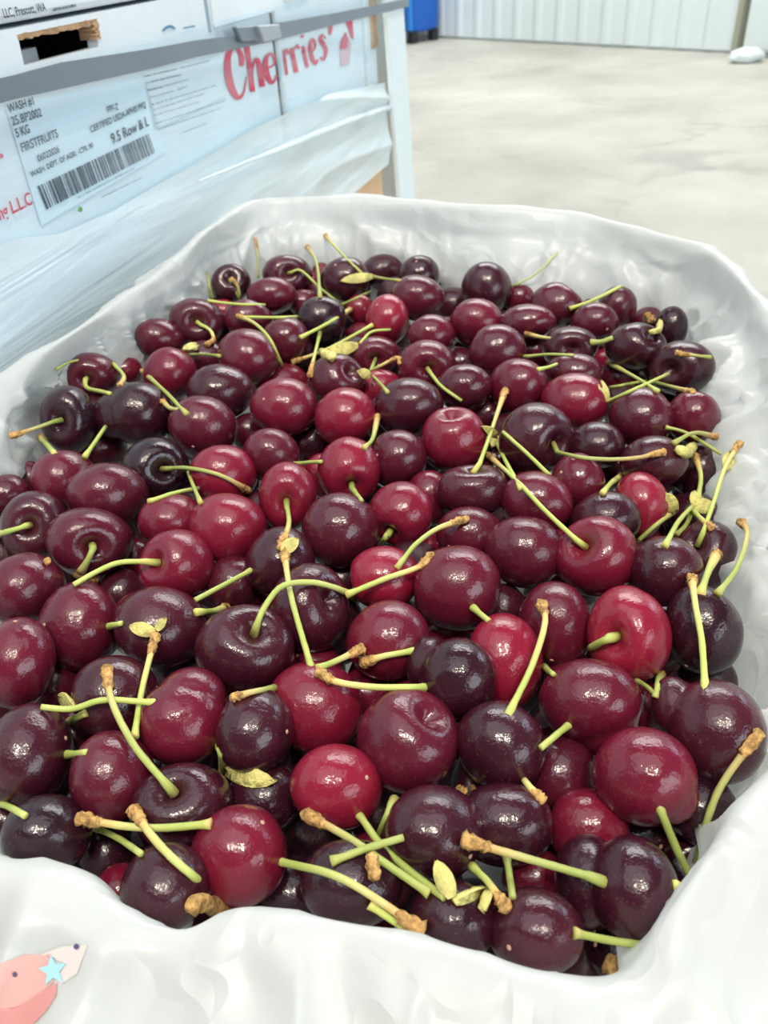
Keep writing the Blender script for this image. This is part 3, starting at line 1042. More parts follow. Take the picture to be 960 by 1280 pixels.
# ------------------------------------------------------------------ cherries: traced list
# id: (x, y, width, height, tone, layer, dimple pixel or None[, extra lobes])  in photo pixels
CH = {
 1: (289,355,46,46,.16,0,(287,346)), 2: (359,344,57,47,.24,0,(361,341)), 3: (340,370,58,43,.45,0,None), 4: (431,350,56,53,.2,0,None),
 5: (380,380,36,34,.4,1,None), 6: (401,401,56,56,.02,0,None), 7: (450,387,32,36,.7,1,None), 8: (484,400,50,59,.8,0,None),
 9: (247,404,66,57,.28,0,(247,402)), 10: (278,390,36,30,.78,1,None), 11: (310,399,57,46,.4,0,None), 12: (356,426,56,55,.35,0,None),
 13: (310,447,69,66,.42,0,None), 14: (258,449,56,44,.3,1,None), 15: (276,490,78,64,.22,0,None), 16: (254,535,80,74,.34,0,None),
 17: (352,482,64,52,.55,1,None), 18: (355,509,78,68,.6,0,None), 19: (421,475,66,60,.28,0,(442,463)), 20: (432,522,71,69,.7,0,None),
 21: (470,446,58,48,.4,1,(470,450)), 22: (475,487,56,46,.75,1,None), 23: (521,373,63,54,.33,0,None), 24: (524,344,46,46,.08,0,None),
 25: (479,340,50,42,.2,1,None), 26: (608,360,58,60,.14,0,None), 27: (566,382,46,42,.15,2,None), 28: (595,404,62,57,.5,0,None),
 29: (539,419,55,48,.45,0,None), 30: (621,440,67,63,.33,0,None), 31: (534,457,67,59,.4,0,(535,462)), 32: (580,485,64,55,.3,0,None),
 33: (511,510,79,70,.24,0,None), 34: (648,483,69,64,.45,0,None), 35: (649,375,38,38,.42,1,None), 36: (695,382,63,54,.34,0,None),
 37: (659,403,66,42,.4,0,None), 38: (667,440,38,40,.4,1,None), 39: (712,434,66,48,.18,0,(716,436)), 40: (717,466,68,46,.3,0,None),
 41: (688,462,36,34,.4,2,None), 42: (717,502,77,65,.6,0,None), 43: (743,403,56,46,.3,0,None), 44: (771,384,46,48,.28,0,None),
 45: (794,434,72,56,.13,0,(816,418)), 46: (810,408,54,46,.3,1,None), 47: (838,410,40,50,.04,1,None), 48: (852,460,77,63,.15,0,(836,462)),
 49: (778,476,56,46,.35,1,None), 50: (801,522,76,71,.3,0,None), 51: (753,448,28,28,.72,2,None), 52: (866,522,64,60,.42,0,None),
 53: (744,557,68,56,.14,0,None), 54: (817,577,79,60,.2,0,None), 55: (671,549,87,84,.2,0,(700,556)), 56: (605,518,56,46,.25,1,None),
 57: (567,549,76,74,.65,0,(564,516)), 58: (497,574,67,68,.3,0,None), 59: (436,588,72,77,.66,0,(440,609)), 60: (404,595,44,52,.7,1,None),
 61: (339,569,65,62,.4,0,None), 62: (312,541,44,46,.3,2,None), 63: (390,556,56,56,.08,2,None), 64: (279,594,78,69,.7,0,None),
 65: (360,621,67,80,.65,0,(358,629)), 66: (285,660,91,80,.66,0,None), 67: (424,663,86,86,.3,0,None,[(446,664,58,78)]), 68: (501,643,74,76,.65,0,(485,669)),
 69: (537,623,54,64,.5,1,None), 70: (591,614,84,62,.24,0,(590,585)), 71: (587,668,78,64,.35,0,None), 72: (671,629,83,74,.45,0,None),
 73: (655,690,94,82,.36,0,None), 74: (722,602,63,66,.45,0,None), 75: (757,648,81,64,.14,0,None), 76: (800,632,65,78,.76,0,None),
 77: (744,695,97,92,.58,0,(726,679)), 78: (831,714,89,80,.2,0,None), 79: (872,592,60,64,.1,2,None), 80: (882,695,74,82,.14,1,(868,678)),
 81: (786,793,97,113,.78,0,(766,796)), 82: (879,787,91,105,.05,0,None), 83: (895,914,116,123,.25,0,None,[(848,884,58,80)]), 84: (884,852,70,64,.0,2,None),
 85: (694,782,85,101,.45,0,None), 86: (631,826,86,110,.8,0,None), 87: (625,763,62,62,.2,2,None), 88: (737,876,119,100,.42,0,None,[(752,902,84,86)]),
 89: (572,735,99,98,.45,0,None), 90: (482,722,80,73,.78,0,None), 91: (485,800,96,92,.5,0,None), 92: (535,690,52,52,.75,2,None),
 93: (557,788,66,52,.6,2,None), 94: (573,848,88,96,.1,0,None,[(538,831,68,76)]), 95: (387,760,91,104,.24,0,(415,748)), 96: (350,703,81,83,.15,0,None),
 97: (295,730,70,66,.25,1,None), 98: (221,707,87,83,.6,0,(190,702)), 99: (203,784,111,94,.25,0,None), 100: (306,812,115,104,.2,0,(319,786)),
 101: (98,783,95,105,.4,0,None), 102: (33,737,93,85,.4,0,None), 103: (23,828,88,105,.45,0,None), 104: (113,678,101,80,.34,0,(118,684)),
 105: (45,659,81,83,.2,0,(35,656)), 106: (135,620,97,76,.34,0,None), 107: (82,601,79,70,.45,0,None), 108: (38,600,40,44,.4,1,None),
 109: (10,620,56,50,.3,0,None), 110: (6,668,54,56,.3,2,None), 111: (214,652,76,64,.56,0,None), 112: (194,586,80,73,.0,0,(205,586)),
 113: (122,559,70,56,.3,1,None), 114: (174,517,82,74,.1,0,None,[(148,520,60,60)]), 115: (86,525,67,79,.04,0,(73,525)), 116: (115,470,65,54,.34,0,(107,474)),
 117: (156,463,42,36,.5,1,None), 118: (213,468,63,62,.55,0,None), 119: (200,424,58,48,.35,0,None), 122: (152,742,58,60,.2,2,None),
 123: (168,700,50,50,.4,2,None), 124: (146,872,103,98,.2,0,None), 125: (68,858,84,70,.35,1,None), 126: (228,903,106,102,.5,0,None,[(238,873,88,80)]),
 127: (319,913,88,100,.14,0,None), 128: (393,884,111,107,.65,0,None), 129: (390,834,70,58,.5,1,None), 130: (510,925,117,123,.4,0,(540,890)),
 131: (420,983,105,99,.77,0,None), 132: (460,866,70,60,.5,2,None), 133: (626,932,103,105,.14,0,None), 134: (699,967,86,94,.3,1,None),
 135: (634,1030,105,98,.1,0,None), 136: (805,970,121,112,.52,0,None,[(832,990,72,72)]), 137: (737,1034,92,92,.56,1,None), 138: (795,1042,90,80,.1,2,None),
 139: (793,1112,103,131,.1,0,(742,1097),[(739,1102,94,118)]), 140: (872,1010,94,94,.02,1,None), 141: (868,1085,86,88,.1,2,(871,1080)), 142: (670,1163,109,104,.2,0,None),
 143: (668,1098,76,70,.52,2,None), 144: (566,1152,99,98,.1,0,None), 145: (542,1041,115,113,.12,0,None), 146: (440,1105,117,104,.04,0,None),
 147: (363,1115,78,90,.02,2,None), 148: (299,1069,111,119,.55,0,None), 149: (330,998,88,84,.1,1,None), 150: (228,1008,118,102,.12,0,(212,987)),
 151: (141,970,99,106,.4,0,None), 152: (37,942,104,118,.2,0,None), 153: (59,1042,106,92,.02,0,None), 154: (132,1070,62,76,.03,2,None),
 155: (206,1108,102,106,.12,0,None), 156: (152,1110,60,60,.6,2,None), 157: (6,1027,56,66,.15,2,None), 159: (94,918,66,66,.2,2,None),
 160: (772,1192,74,70,.03,2,None), 161: (688,1030,66,70,.42,2,None), 162: (800,888,60,76,.42,2,None), 164: (428,728,62,66,.1,2,None),
 165: (332,764,44,46,.76,2,None), 166: (618,592,54,50,.3,2,None), 167: (575,455,46,40,.3,2,None), 172: (866,650,64,64,.1,2,None),
 173: (800,680,52,46,.5,2,None),
}
# label of the cherries that stand out, and the short name others are placed by
MARK = {
 139: ('near-black double cherry with two fused lobes at the front right corner of the bag', 'front double cherry'),
 94: ('near-black double cherry with two fused lobes in the middle of the pile', 'middle double cherry'),
 81: ('bright red cherry with deep dimple and short snapped stem near the right bag wall', 'snapped-stem cherry'),
 77: ('wine-red heart-shaped cherry with a long thin stem running up left from its dimple', 'heart-shaped cherry'),
 100: ('dewy maroon cherry with an arched stem rising from its top dimple', 'arched-stem cherry'),
 65: ('red cherry whose round stem dimple faces the camera, stem hanging down', 'camera-facing dimpled cherry'),
 126: ('deep red cherry pinched on one side with a dented front', 'pinched dented cherry'),
 131: ('bright red round cherry low in the front centre of the pile', 'bright round front cherry'),
 148: ('large wine-red cherry overhanging the front bag edge, stems on both sides', 'large front-edge cherry'),
 130: ('very large dewy red cherry just in front of the middle double cherry', 'very large dewy cherry'),
 86: ('bright red oval cherry beside the middle double cherry, slanting stem over it', 'bright oval cherry'),
 90: ('bright red cherry crossed by a pale stem in the centre of the pile', 'stem-crossed red cherry'),
 89: ('deep red cherry with a broad rounded shoulder, centre of the pile, above bright oval cherry', 'broad-shouldered cherry'),
 88: ('large maroon kidney-shaped cherry between the snapped-stem and glossy front cherries', 'kidney-shaped cherry'),
 136: ('glossy deep red cherry with broad pale reflection and bare stem pointing down', 'glossy reflecting cherry'),
 83: ('large maroon two-lobed cherry pressed against the right bag wall', 'right-wall two-lobed cherry'),
 82: ('blackish cherry with an upright knobbed stem in front, by the right bag wall', 'blackish right-wall cherry'),
 112: ('near-black cherry with a deep dimple and a stem reaching right over a red cherry', 'black dimpled cherry'),
 115: ('near-black cherry at the left bag wall, thin stem reaching left', 'black left-wall cherry'),
 104: ('maroon cherry with a yellow stem curled in its wide front dimple, left side', 'yellow-stem cherry'),
 105: ('dark cherry with orange-based stem running out of the picture on the left', 'left outgoing-stem cherry'),
 106: ('long oval maroon cherry behind the yellow-stem cherry', 'long oval cherry'),
 64: ('red cherry with a brown-ended stem lying across its front', 'stem-laid red cherry'),
 66: ('smooth broad red cherry next to the camera-facing dimpled cherry', 'smooth broad red cherry'),
 67: ('broad purplish two-lobed cherry in the centre of the pile', 'central two-lobed cherry'),
 8: ('bright red cherry standing tall among dark ones at the back', 'bright back cherry'),
 6: ('near-black cherry at the back under two crossing stems', 'black back cherry'),
 26: ('dark round cherry sitting highest against the back bag wall', 'highest back cherry'),
 31: ('maroon cherry at the back with a curved stem growing from its dimple', 'back dimpled cherry'),
 42: ('reddest large cherry in the right rear of the pile', 'red right-rear cherry'),
 45: ('dark cherry with a curled green bract on top in the right rear corner', 'bract-topped cherry'),
 48: ('dark cherry touching the right rear bag wall under a yellow stem', 'rear-wall dark cherry'),
 55: ('large dark cherry with a pointed side and the long straight stem beside it', 'pointed dark cherry'),
 57: ('wine-red cherry right beside the green stem cluster in the rear middle', 'cluster-side red cherry'),
 76: ('bright red oval cherry left of the yellow stem cluster by the right wall', 'bright oval by the stem cluster'),
 20: ('red cherry with a fine suture line in the rear middle', 'suture-lined cherry'),
 18: ('large oval deep red cherry lying in front of a half-hidden pinkish one', 'large oval rear cherry'),
 153: ('near-black cherry at the front left bag edge', 'black front-left cherry'),
 152: ('large dark cherry with grey sheen at the left picture edge, behind the black front-left one', 'grey-sheen cherry'),
 150: ('dark cherry in the front left with a long stem growing from its top dimple', 'long-stem dark cherry'),
 142: ('plump dark cherry at the front bag edge beside the front double cherry', 'plump front cherry'),
 145: ('large glossy near-black cherry in the front centre', 'glossy black front cherry'),
 9: ('dark cherry in the rear left with a curled stem in its wide dimple', 'curled-stem rear cherry'),
 99: ('large dark cherry with a leafy bract lying on it, left of the arched-stem cherry', 'bract-covered cherry'),
 133: ('dark round cherry in front of the bright oval cherry, bare stem from its top', 'round bare-stem cherry'),
}

GX = lambda o: None
camT = CAMM.T


def pile_point(x, y, drop):
    """camera-space centre of a fruit seen at x, y lying in the pile's top layer, drop metres lower"""
    r = ray(x, y)
    # pile surface: slightly rising towards the back
    # r*t : z = -0.203 + 0.055*(y-0.1) - drop
    t = (-0.203 - 0.0055 - drop) / (r[2] - 0.055 * r[1])
    return t


ids = list(CH)
N = len(ids)
px = np.array([CH[i][0] for i in ids], float)
py = np.array([CH[i][1] for i in ids], float)
pw = np.array([CH[i][2] for i in ids], float)
ph = np.array([CH[i][3] for i in ids], float)
lay = np.array([CH[i][5] for i in ids])
kx, ky = (px - 480) / FPX, (640 - py) / FPX
rc = np.stack([kx, ky, np.ones(N)], 1)                       # camera-space ray, depth 1
z0 = np.array([pile_point(px[k], py[k], (0.0, 0.010, 0.020)[lay[k]]) for k in range(N)])
z = z0.copy()
ax_ = pw / 2 / FPX / np.sqrt(1 + kx ** 2) * 1.10               # semi axes per unit depth
ay_ = ph / 2 / FPX / np.sqrt(1 + ky ** 2) * 1.10
order = lay * 10000 - (py + ph / 2)                           # smaller = in front
Lr = np.linalg.norm(rc, axis=1)
for it in range(260):
    c = rc * z[:, None]
    rad = 0.5 * (ax_ + ay_) * z
    d = c[:, None, :] - c[None, :, :]
    dist = np.linalg.norm(d, axis=2) + np.eye(N)
    pen = 0.90 * (rad[:, None] + rad[None, :]) - dist
    np.fill_diagonal(pen, -1)
    dz = np.zeros(N)
    I, J = np.where(pen > 0)
    for i, j in zip(I, J):
        if order[i] >= order[j]:
            continue
        # i in front of j: push j away, i a little nearer
        p = pen[i, j]
        dz[j] += 0.32 * p
        dz[i] -= 0.14 * p
    z = z + np.clip(dz, -0.003, 0.003)
    z = z + 0.03 * (z0 - z)
    z = np.clip(z, z0 - 0.022, z0 + 0.040)
CC = rc * z[:, None]
AX, AY = ax_ * z, ay_ * z
AZr = 0.5 * (AX + AY)


def frame_for(k):
    ez = rc[k] / np.linalg.norm(rc[k])
    ex = np.array([1.0, 0, 0]) - ez * ez[0]
    ex /= np.linalg.norm(ex)
    ey = np.cross(ez, ex)
    if ey[1] < 0:
        ey = -ey
    return np.stack([ex, ey, ez], 0)                          # rows: right, up, away (camera space)


NU, NV = 44, 30
uu = np.linspace(0, 2 * np.pi, NU, endpoint=False)
vvv = np.linspace(0, np.pi, NV + 1)[1:-1]
DIRS = np.concatenate([[[0, 0, 1.0]], np.stack([np.outer(np.sin(vvv), np.cos(uu)), np.outer(np.sin(vvv), np.sin(uu)), np.outer(np.cos(vvv), np.ones(NU))], -1).reshape(-1, 3), [[0, 0, -1.0]]])
FACES = [(0, 1 + k, 1 + (k + 1) % NU) for k in range(NU)]
for i in range(len(vvv) - 1):
    for k in range(NU):
        a, b_ = 1 + i * NU + k, 1 + i * NU + (k + 1) % NU
        FACES.append((a, a + NU, b_ + NU, b_))
LASTV = len(DIRS) - 1
base = 1 + (len(vvv) - 1) * NU
FACES += [(base + k, LASTV, base + (k + 1) % NU) for k in range(NU)]
THETA = np.arccos(np.clip(DIRS[:, 2], -1, 1))
PHI = np.arctan2(DIRS[:, 1], DIRS[:, 0])


def fruit_local(rng, dent=0.30):
    """unit cherry: stem dimple at +z, shallow suture, slightly uneven"""
    w = rng.uniform(0.85, 1.1)
    r = 1.0 - dent * np.exp(-(THETA / (0.30 * w)) ** 2) * 1.0 - 0.06 * np.exp(-((THETA - 0.0) / 0.6) ** 2) + 0.045 * np.exp(-((THETA - 0.72) / 0.36) ** 2)
    r += -0.025 * np.exp(-((np.pi - THETA) / 0.45) ** 2)
    # suture groove on one meridian
    dphi = np.abs(np.angle(np.exp(1j * (PHI - rng.uniform(0, 6.28)))))
    r += -0.022 * np.exp(-(dphi / 0.16) ** 2) * np.sin(THETA) ** 1.2
    a, b_ = rng.uniform(0, 6.28, 2)
    r += 0.024 * np.cos(2 * PHI + a) * np.sin(THETA) ** 2 + 0.016 * np.cos(3 * PHI + b_) * np.sin(THETA) ** 2
    r += 0.014 * np.sin(3 * THETA + a) * np.sin(THETA)
    q = DIRS * r[:, None]
    q[:, 2] *= rng.uniform(0.90, 1.0)
    return q


def rot_to(axis, rng):
    """rotation whose +z is axis, random spin"""
    axis = axis / np.linalg.norm(axis)
    t = rng.normal(size=3)
    x = t - axis * (t @ axis)
    x /= np.linalg.norm(x)
    y = np.cross(axis, x)
    return np.stack([x, y, axis], 1)


def tone_word(t):
    return 'near-black' if t < .12 else 'dark maroon' if t < .27 else 'maroon' if t < .43 else 'deep red' if t < .6 else 'red'


ELL = []                     # (owner id, centre, frame rows, semi axes) in camera space, for stems and fill
CHOBJ, STEMBASE = {}, {}
used_labels = {}


def shape_word(w, h):
    return 'wide' if w > 1.18 * h else 'tall' if h > 1.12 * w else 'round'


DIRW = ['right of', 'behind and right of', 'behind', 'behind and left of', 'left of', 'in front and left of', 'in front of', 'in front and right of']


def rel_label(prefix, x, y, taken, skip=None):
    cand = sorted((math.hypot(x - CH[a][0], (y - CH[a][1]) * 1.15), a) for a in MARK if a != skip)
    for dd, a in cand[:9]:
        ang = math.degrees(math.atan2(-(y - CH[a][1]), x - CH[a][0])) % 360
        w = DIRW[int(((ang + 22.5) % 360) // 45)]
        near = 'just ' if dd < 0.85 * (CH[a][2] + CH[a][3]) / 1.6 else ''
        lab = '%s %s%s the %s' % (prefix, near, w, MARK[a][1])
        if lab not in taken and len(lab.split()) <= 16:
            taken[lab] = 1
            return lab
    for i_, j_ in ((0, 1), (0, 2), (1, 2), (0, 3), (1, 3)):
        lab = '%s between the %s and the %s' % (prefix, MARK[cand[i_][1]][1], MARK[cand[j_][1]][1])
        if lab not in taken and len(lab.split()) <= 16:
            break
    taken[lab] = 1
    return lab


def to_world(p):
    return EYE + CAMM @ np.asarray(p)


scar_mesh = None
bm = bmesh.new()
bmesh.ops.create_uvsphere(bm, u_segments=8, v_segments=5, radius=1.0)
bmesh.ops.scale(bm, vec=(0.00075, 0.00075, 0.0003), verts=bm.verts)
scar_mesh = bm_mesh('blossom_scar', bm, True)
scar_mesh.materials.append(M_SCAR)


def make_cherry(key, k, cx, w, h, tone, dimple, lobes, centre, fr, semi, seed, label, group):
    rng = np.random.default_rng(seed)
    if dimple is not None:
        u = (dimple[0] - px[k]) / (w / 2)
        v = -(dimple[1] - py[k]) / (h / 2)
        if key == 139:
            u, v = -0.86, 0.1
        n2 = u * u + v * v
        ax = np.array([u, v, -math.sqrt(max(0.06, 1 - n2))])
    else:
        # dimple turned away from the lens or just over the rim
        ang = rng.uniform(0, 2 * math.pi)
        tw = rng.uniform(0.05, 1.0)
        ax = np.array([math.cos(ang), math.sin(ang), tw * 1.2])
    ax = ax / np.linalg.norm(ax)
    q = fruit_local(rng, 0.34 if dimple is not None else 0.26) @ rot_to(ax, rng).T
    lo, hi = q.min(0), q.max(0)
    mid = (lo + hi) / 2
    half = (hi - lo) / 2
    q = (q - mid) / half                                      # fills the unit box, silhouette matches the traced size
    pts = q * np.array(semi)
    tipdir = ax
    if lobes and key is not None:
        # fused lobes: outermost reach of overlapping bodies from a shared inner point
        bodies = [(np.zeros(3), np.array(semi))]
        for (lx, ly, lw, lh) in lobes:
            off = np.array([(lx - px[k]) / FPX * z[k], -(ly - py[k]) / FPX * z[k], 0.001])
            s = np.array([lw / 2 / FPX * z[k], lh / 2 / FPX * z[k], (lw + lh) / 4 / FPX * z[k]])
            if key in (139, 94):
                off = off + np.array([0, 0, 0.005])
            bodies.append((off, s))
        o1 = bodies[1][0]
        d = np.linalg.norm(o1)
        inner = o1 * 0.5 if key not in (139, 94) else o1 * (0.58 if key == 139 else 0.5)
        best = np.zeros(len(DIRS))
        for (off, s) in bodies:
            A_, B_ = DIRS / s, (inner - off) / s
            a2, b2, c2 = (A_ * A_).sum(1), (A_ * B_).sum(1), (B_ * B_).sum() - 1
            disc = b2 * b2 - a2 * c2
            t = np.where(disc > 0, (-b2 + np.sqrt(np.maximum(disc, 0))) / a2, 0)
            best = np.where(t > best, t, best)
        wob = 1 + 0.012 * np.sin(3 * THETA + seed) + 0.01 * np.cos(2 * PHI + seed)
        pts = inner + DIRS * (best * wob)[:, None]
        for (off, s) in bodies[1:]:
            ELL.append((key, centre + fr.T @ off, fr, s * 0.98))
    world = (pts @ fr) @ CAMM.T                               # world offsets from the centre
    me = bpy.data.meshes.new('cherry')
    me.from_pydata(world.tolist(), [], FACES)
    me.polygons.foreach_set('use_smooth', np.ones(len(me.polygons), bool))
    me.materials.append(M_CHERRY)
    me.update()
    o = new_obj('cherry', me)
    o.location = to_world(centre)
    o['tone'] = float(tone)
    tag(o, label, 'cherry', group)
    ELL.append((key, centre, fr, np.array(semi)))
    # dimple bottom, camera space offset
    tip = ((rot_to(ax, np.random.default_rng(1))[:, 2] * 0.64 - mid) / half) * np.array(semi) if not (lobes and key == 139) else np.array([-0.62 * semi[0], 0.12 * semi[1], -0.70 * semi[2]])
    STEMBASE[key] = centre + fr.T @ tip
    # pale blossom scar opposite to the dimple, when it faces the lens
    if dimple is None and not lobes and ax[2] > 0.25 and rng.random() < 0.55:
        i = int(np.argmin(((DIRS @ rot_to(ax, np.random.default_rng(seed)).T) * 0 + q / np.linalg.norm(q, axis=1)[:, None]) @ ax))
        s = new_obj('blossom_scar', scar_mesh, o)
        s.location = Vector(world[i])
        s.rotation_euler = Vector(world[i]).to_track_quat('Z', 'Y').to_euler()
    return o


GROUP = 'loose cherries heaped in the lined carton'
for key in MARK:
    used_labels[MARK[key][0]] = 1
for k, key in enumerate(ids):
    d = CH[key]
    lobes = d[7] if len(d) > 7 else None
    if key in MARK:
        label = MARK[key][0]
    else:
        half_hidden = ('', 'half-hidden ', 'deep-lying ')[d[5]]
        label = rel_label('%s%s %s cherry' % (half_hidden, tone_word(d[4]), shape_word(d[2], d[3])), d[0], d[1], used_labels)
    CHOBJ[key] = make_cherry(key, k, None, d[2], d[3], d[4], d[6], lobes, CC[k], frame_for(k), (AX[k], AY[k], AZr[k]), 100 + key, label, GROUP)

# ---- lower layer: fruit glimpsed between the top ones
EC = np.array([e[1] for e in ELL])
EF = np.array([e[2] for e in ELL])
ES = np.array([e[3] for e in ELL])


def first_hit(rays):
    """rays (n,3) camera space through depth 1 -> nearest depth and index of the body hit (inf, -1)"""
    best = np.full(len(rays), np.inf)
    who = np.full(len(rays), -1)
    for e in range(len(EC)):
        A_ = (rays @ EF[e].T) / ES[e]
        B_ = -(EF[e] @ EC[e]) / ES[e]
        a2, b2, c2 = (A_ * A_).sum(1), A_ @ B_, B_ @ B_ - 1
        disc = b2 * b2 - a2 * c2
        ok = disc > 0
        t = np.where(ok, (-b2 - np.sqrt(np.maximum(disc, 0))) / a2, np.inf)
        m = ok & (t < best) & (t > 0)
        best[m] = t[m]
        who[m] = e
    return best, who


rng = np.random.default_rng(5)
opening = [on_height(x_, y_, -0.20)[:2] for x_, y_ in ((800, 1215), (600, 1185), (400, 1140), (220, 1140), (60, 1070), (-110, 1000), (-140, 780), (-40, 600), (50, 497), (180, 425), (265, 360), (330, 340), (520, 340), (640, 362), (790, 392), (865, 420), (888, 500), (905, 600), (935, 760), (945, 900), (900, 1040))]


def inside(p, poly, margin):
    x_, y_ = p
    ok = False
    n = len(poly)
    md = 9
    for i in range(n):
        (x1, y1), (x2, y2) = poly[i], poly[(i + 1) % n]
        if (y1 > y_) != (y2 > y_) and x_ < (x2 - x1) * (y_ - y1) / (y2 - y1) + x1:
            ok = not ok
        l2 = (x2 - x1) ** 2 + (y2 - y1) ** 2
        t = max(0, min(1, ((x_ - x1) * (x2 - x1) + (y_ - y1) * (y2 - y1)) / l2))
        md = min(md, math.hypot(x_ - x1 - t * (x2 - x1), y_ - y1 - t * (y2 - y1)))
    return ok and md > margin


fill = []
EW = np.array([to_world(c_) for c_ in EC])
ER = ES.min(axis=1)
P_ = 0.0245
row = 0
yy = 0.06
extra_pts = []
while yy < 0.60:
    xx = -0.24 + (row % 2) * P_ / 2
    while xx < 0.24:
        for lv in (0, 1, 2):
            p = np.array([xx + rng.uniform(-.004, .004) + lv * P_ / 2, yy + rng.uniform(-.004, .004) + lv * P_ / 3])
            if not inside(p, opening, 0.004):
                continue
            r = rng.uniform(0.0118, 0.0138)
            h_ = 1.0 - 0.218 + 0.05 * (p[1] - 0.1) - lv * 0.018
            for tries in range(16):
                q = np.array([p[0], p[1], h_])
                if np.all(np.linalg.norm(EW - q, axis=1) > 0.86 * (ER + r)) and all(np.linalg.norm(f_[0] - q) > 0.86 * (f_[1] + r) for f_ in fill):
                    fill.append((q, r))
                    break
                h_ -= 0.003
        xx += P_
    yy += P_ * 0.87
    row += 1
for tries_ in range(2200):
    p = np.array([rng.uniform(-0.24, 0.24), rng.uniform(0.07, 0.58)])
    if not inside(p, opening, 0.003):
        continue
    r = rng.uniform(0.0100, 0.0122)
    h_ = 1.0 - 0.216 + 0.05 * (p[1] - 0.1) - rng.uniform(0, 0.012)
    for k_ in range(10):
        q = np.array([p[0], p[1], h_])
        if np.all(np.linalg.norm(EW - q, axis=1) > 0.84 * (ER + r)) and all(np.linalg.norm(f_[0] - q) > 0.84 * (f_[1] + r) for f_ in fill):
            fill.append((q, r))
            break
        h_ -= 0.004
EC0 = len(EC)
fc = np.array([camT @ (f_[0] - EYE) for f_ in fill])
EC = np.concatenate([EC, fc])
EF = np.concatenate([EF, np.tile(np.eye(3), (len(fill), 1, 1))])
ES = np.concatenate([ES, np.array([[f_[1]] * 3 for f_ in fill])])
gx, gy = np.meshgrid(np.arange(0, 960, 4.0), np.arange(280, 1230, 4.0))
rays_ = np.stack([(gx.ravel() - 480) / FPX, (640 - gy.ravel()) / FPX, np.ones(gx.size)], 1)
_, who = first_hit(rays_)
hits = np.bincount(who[who >= 0], minlength=len(EC))
fmesh = []
for s in range(6):
    rg = np.random.default_rng(40 + s)
    q = fruit_local(rg, 0.28)
    q = q - (q.max(0) + q.min(0)) / 2
    q = q / np.abs(q).max()
    me = bpy.data.meshes.new('cherry')
    me.from_pydata(q.tolist(), [], FACES)
    me.polygons.foreach_set('use_smooth', np.ones(len(me.polygons), bool))
    me.materials.append(M_CHERRY)
    fmesh.append(me)
nfill = 0
seen_fill = sorted((k for k in range(len(fill)) if hits[EC0 + k] >= 2), key=lambda k: -hits[EC0 + k])
rest_v, rest_f = [], []
for k in seen_fill[128:]:
    qq, r = fill[k]
    b0 = len(rest_v)
    src = fmesh[k % 6]
    spin = Matrix.Rotation(k * 1.7, 3, 'Z') @ Matrix.Rotation(k * 2.3, 3, 'X')
    rest_v += [tuple(Vector(qq) + spin @ v.co * r) for v in src.vertices]
    rest_f += [tuple(b0 + i_ for i_ in f_) for f_ in FACES]
if rest_v:
    rest = new_obj('cherry_underlayer', mesh_from('cherry_underlayer', rest_v, rest_f), None, M_CHERRY)
    rest['tone'] = 0.12
    tag(rest, 'mass of dark cherries deepest in the heap, barely glimpsed in the gaps', 'cherries', GROUP, 'stuff')
for k in seen_fill[:128]:
    q, r = fill[k]
    hh = hits[EC0 + k]
    o = new_obj('cherry', fmesh[k % 6])
    o.location = q
    o.scale = (r, r, r * 0.96)
    o.rotation_euler = rng.uniform(-3, 3, 3)
    o['tone'] = float(rng.uniform(0.02, 0.3) if rng.random() < 0.8 else rng.uniform(.3, .6))
    c_ = fc[k]
    fx, fy = 480 + FPX * c_[0] / c_[2], 640 - FPX * c_[1] / c_[2]
    if hh >= 2:
        lab_ = rel_label(('%s cherry deep in a gap' if hh >= 14 else 'sliver of a %s buried cherry') % tone_word(o['tone']), fx, fy, used_labels)
    else:
        lab_ = 'dark cherry in the shade under the top layer, only a sliver showing'
    tag(o, lab_, 'cherry', GROUP)
    nfill += 1
print('fill cherries', nfill, 'traced', N)

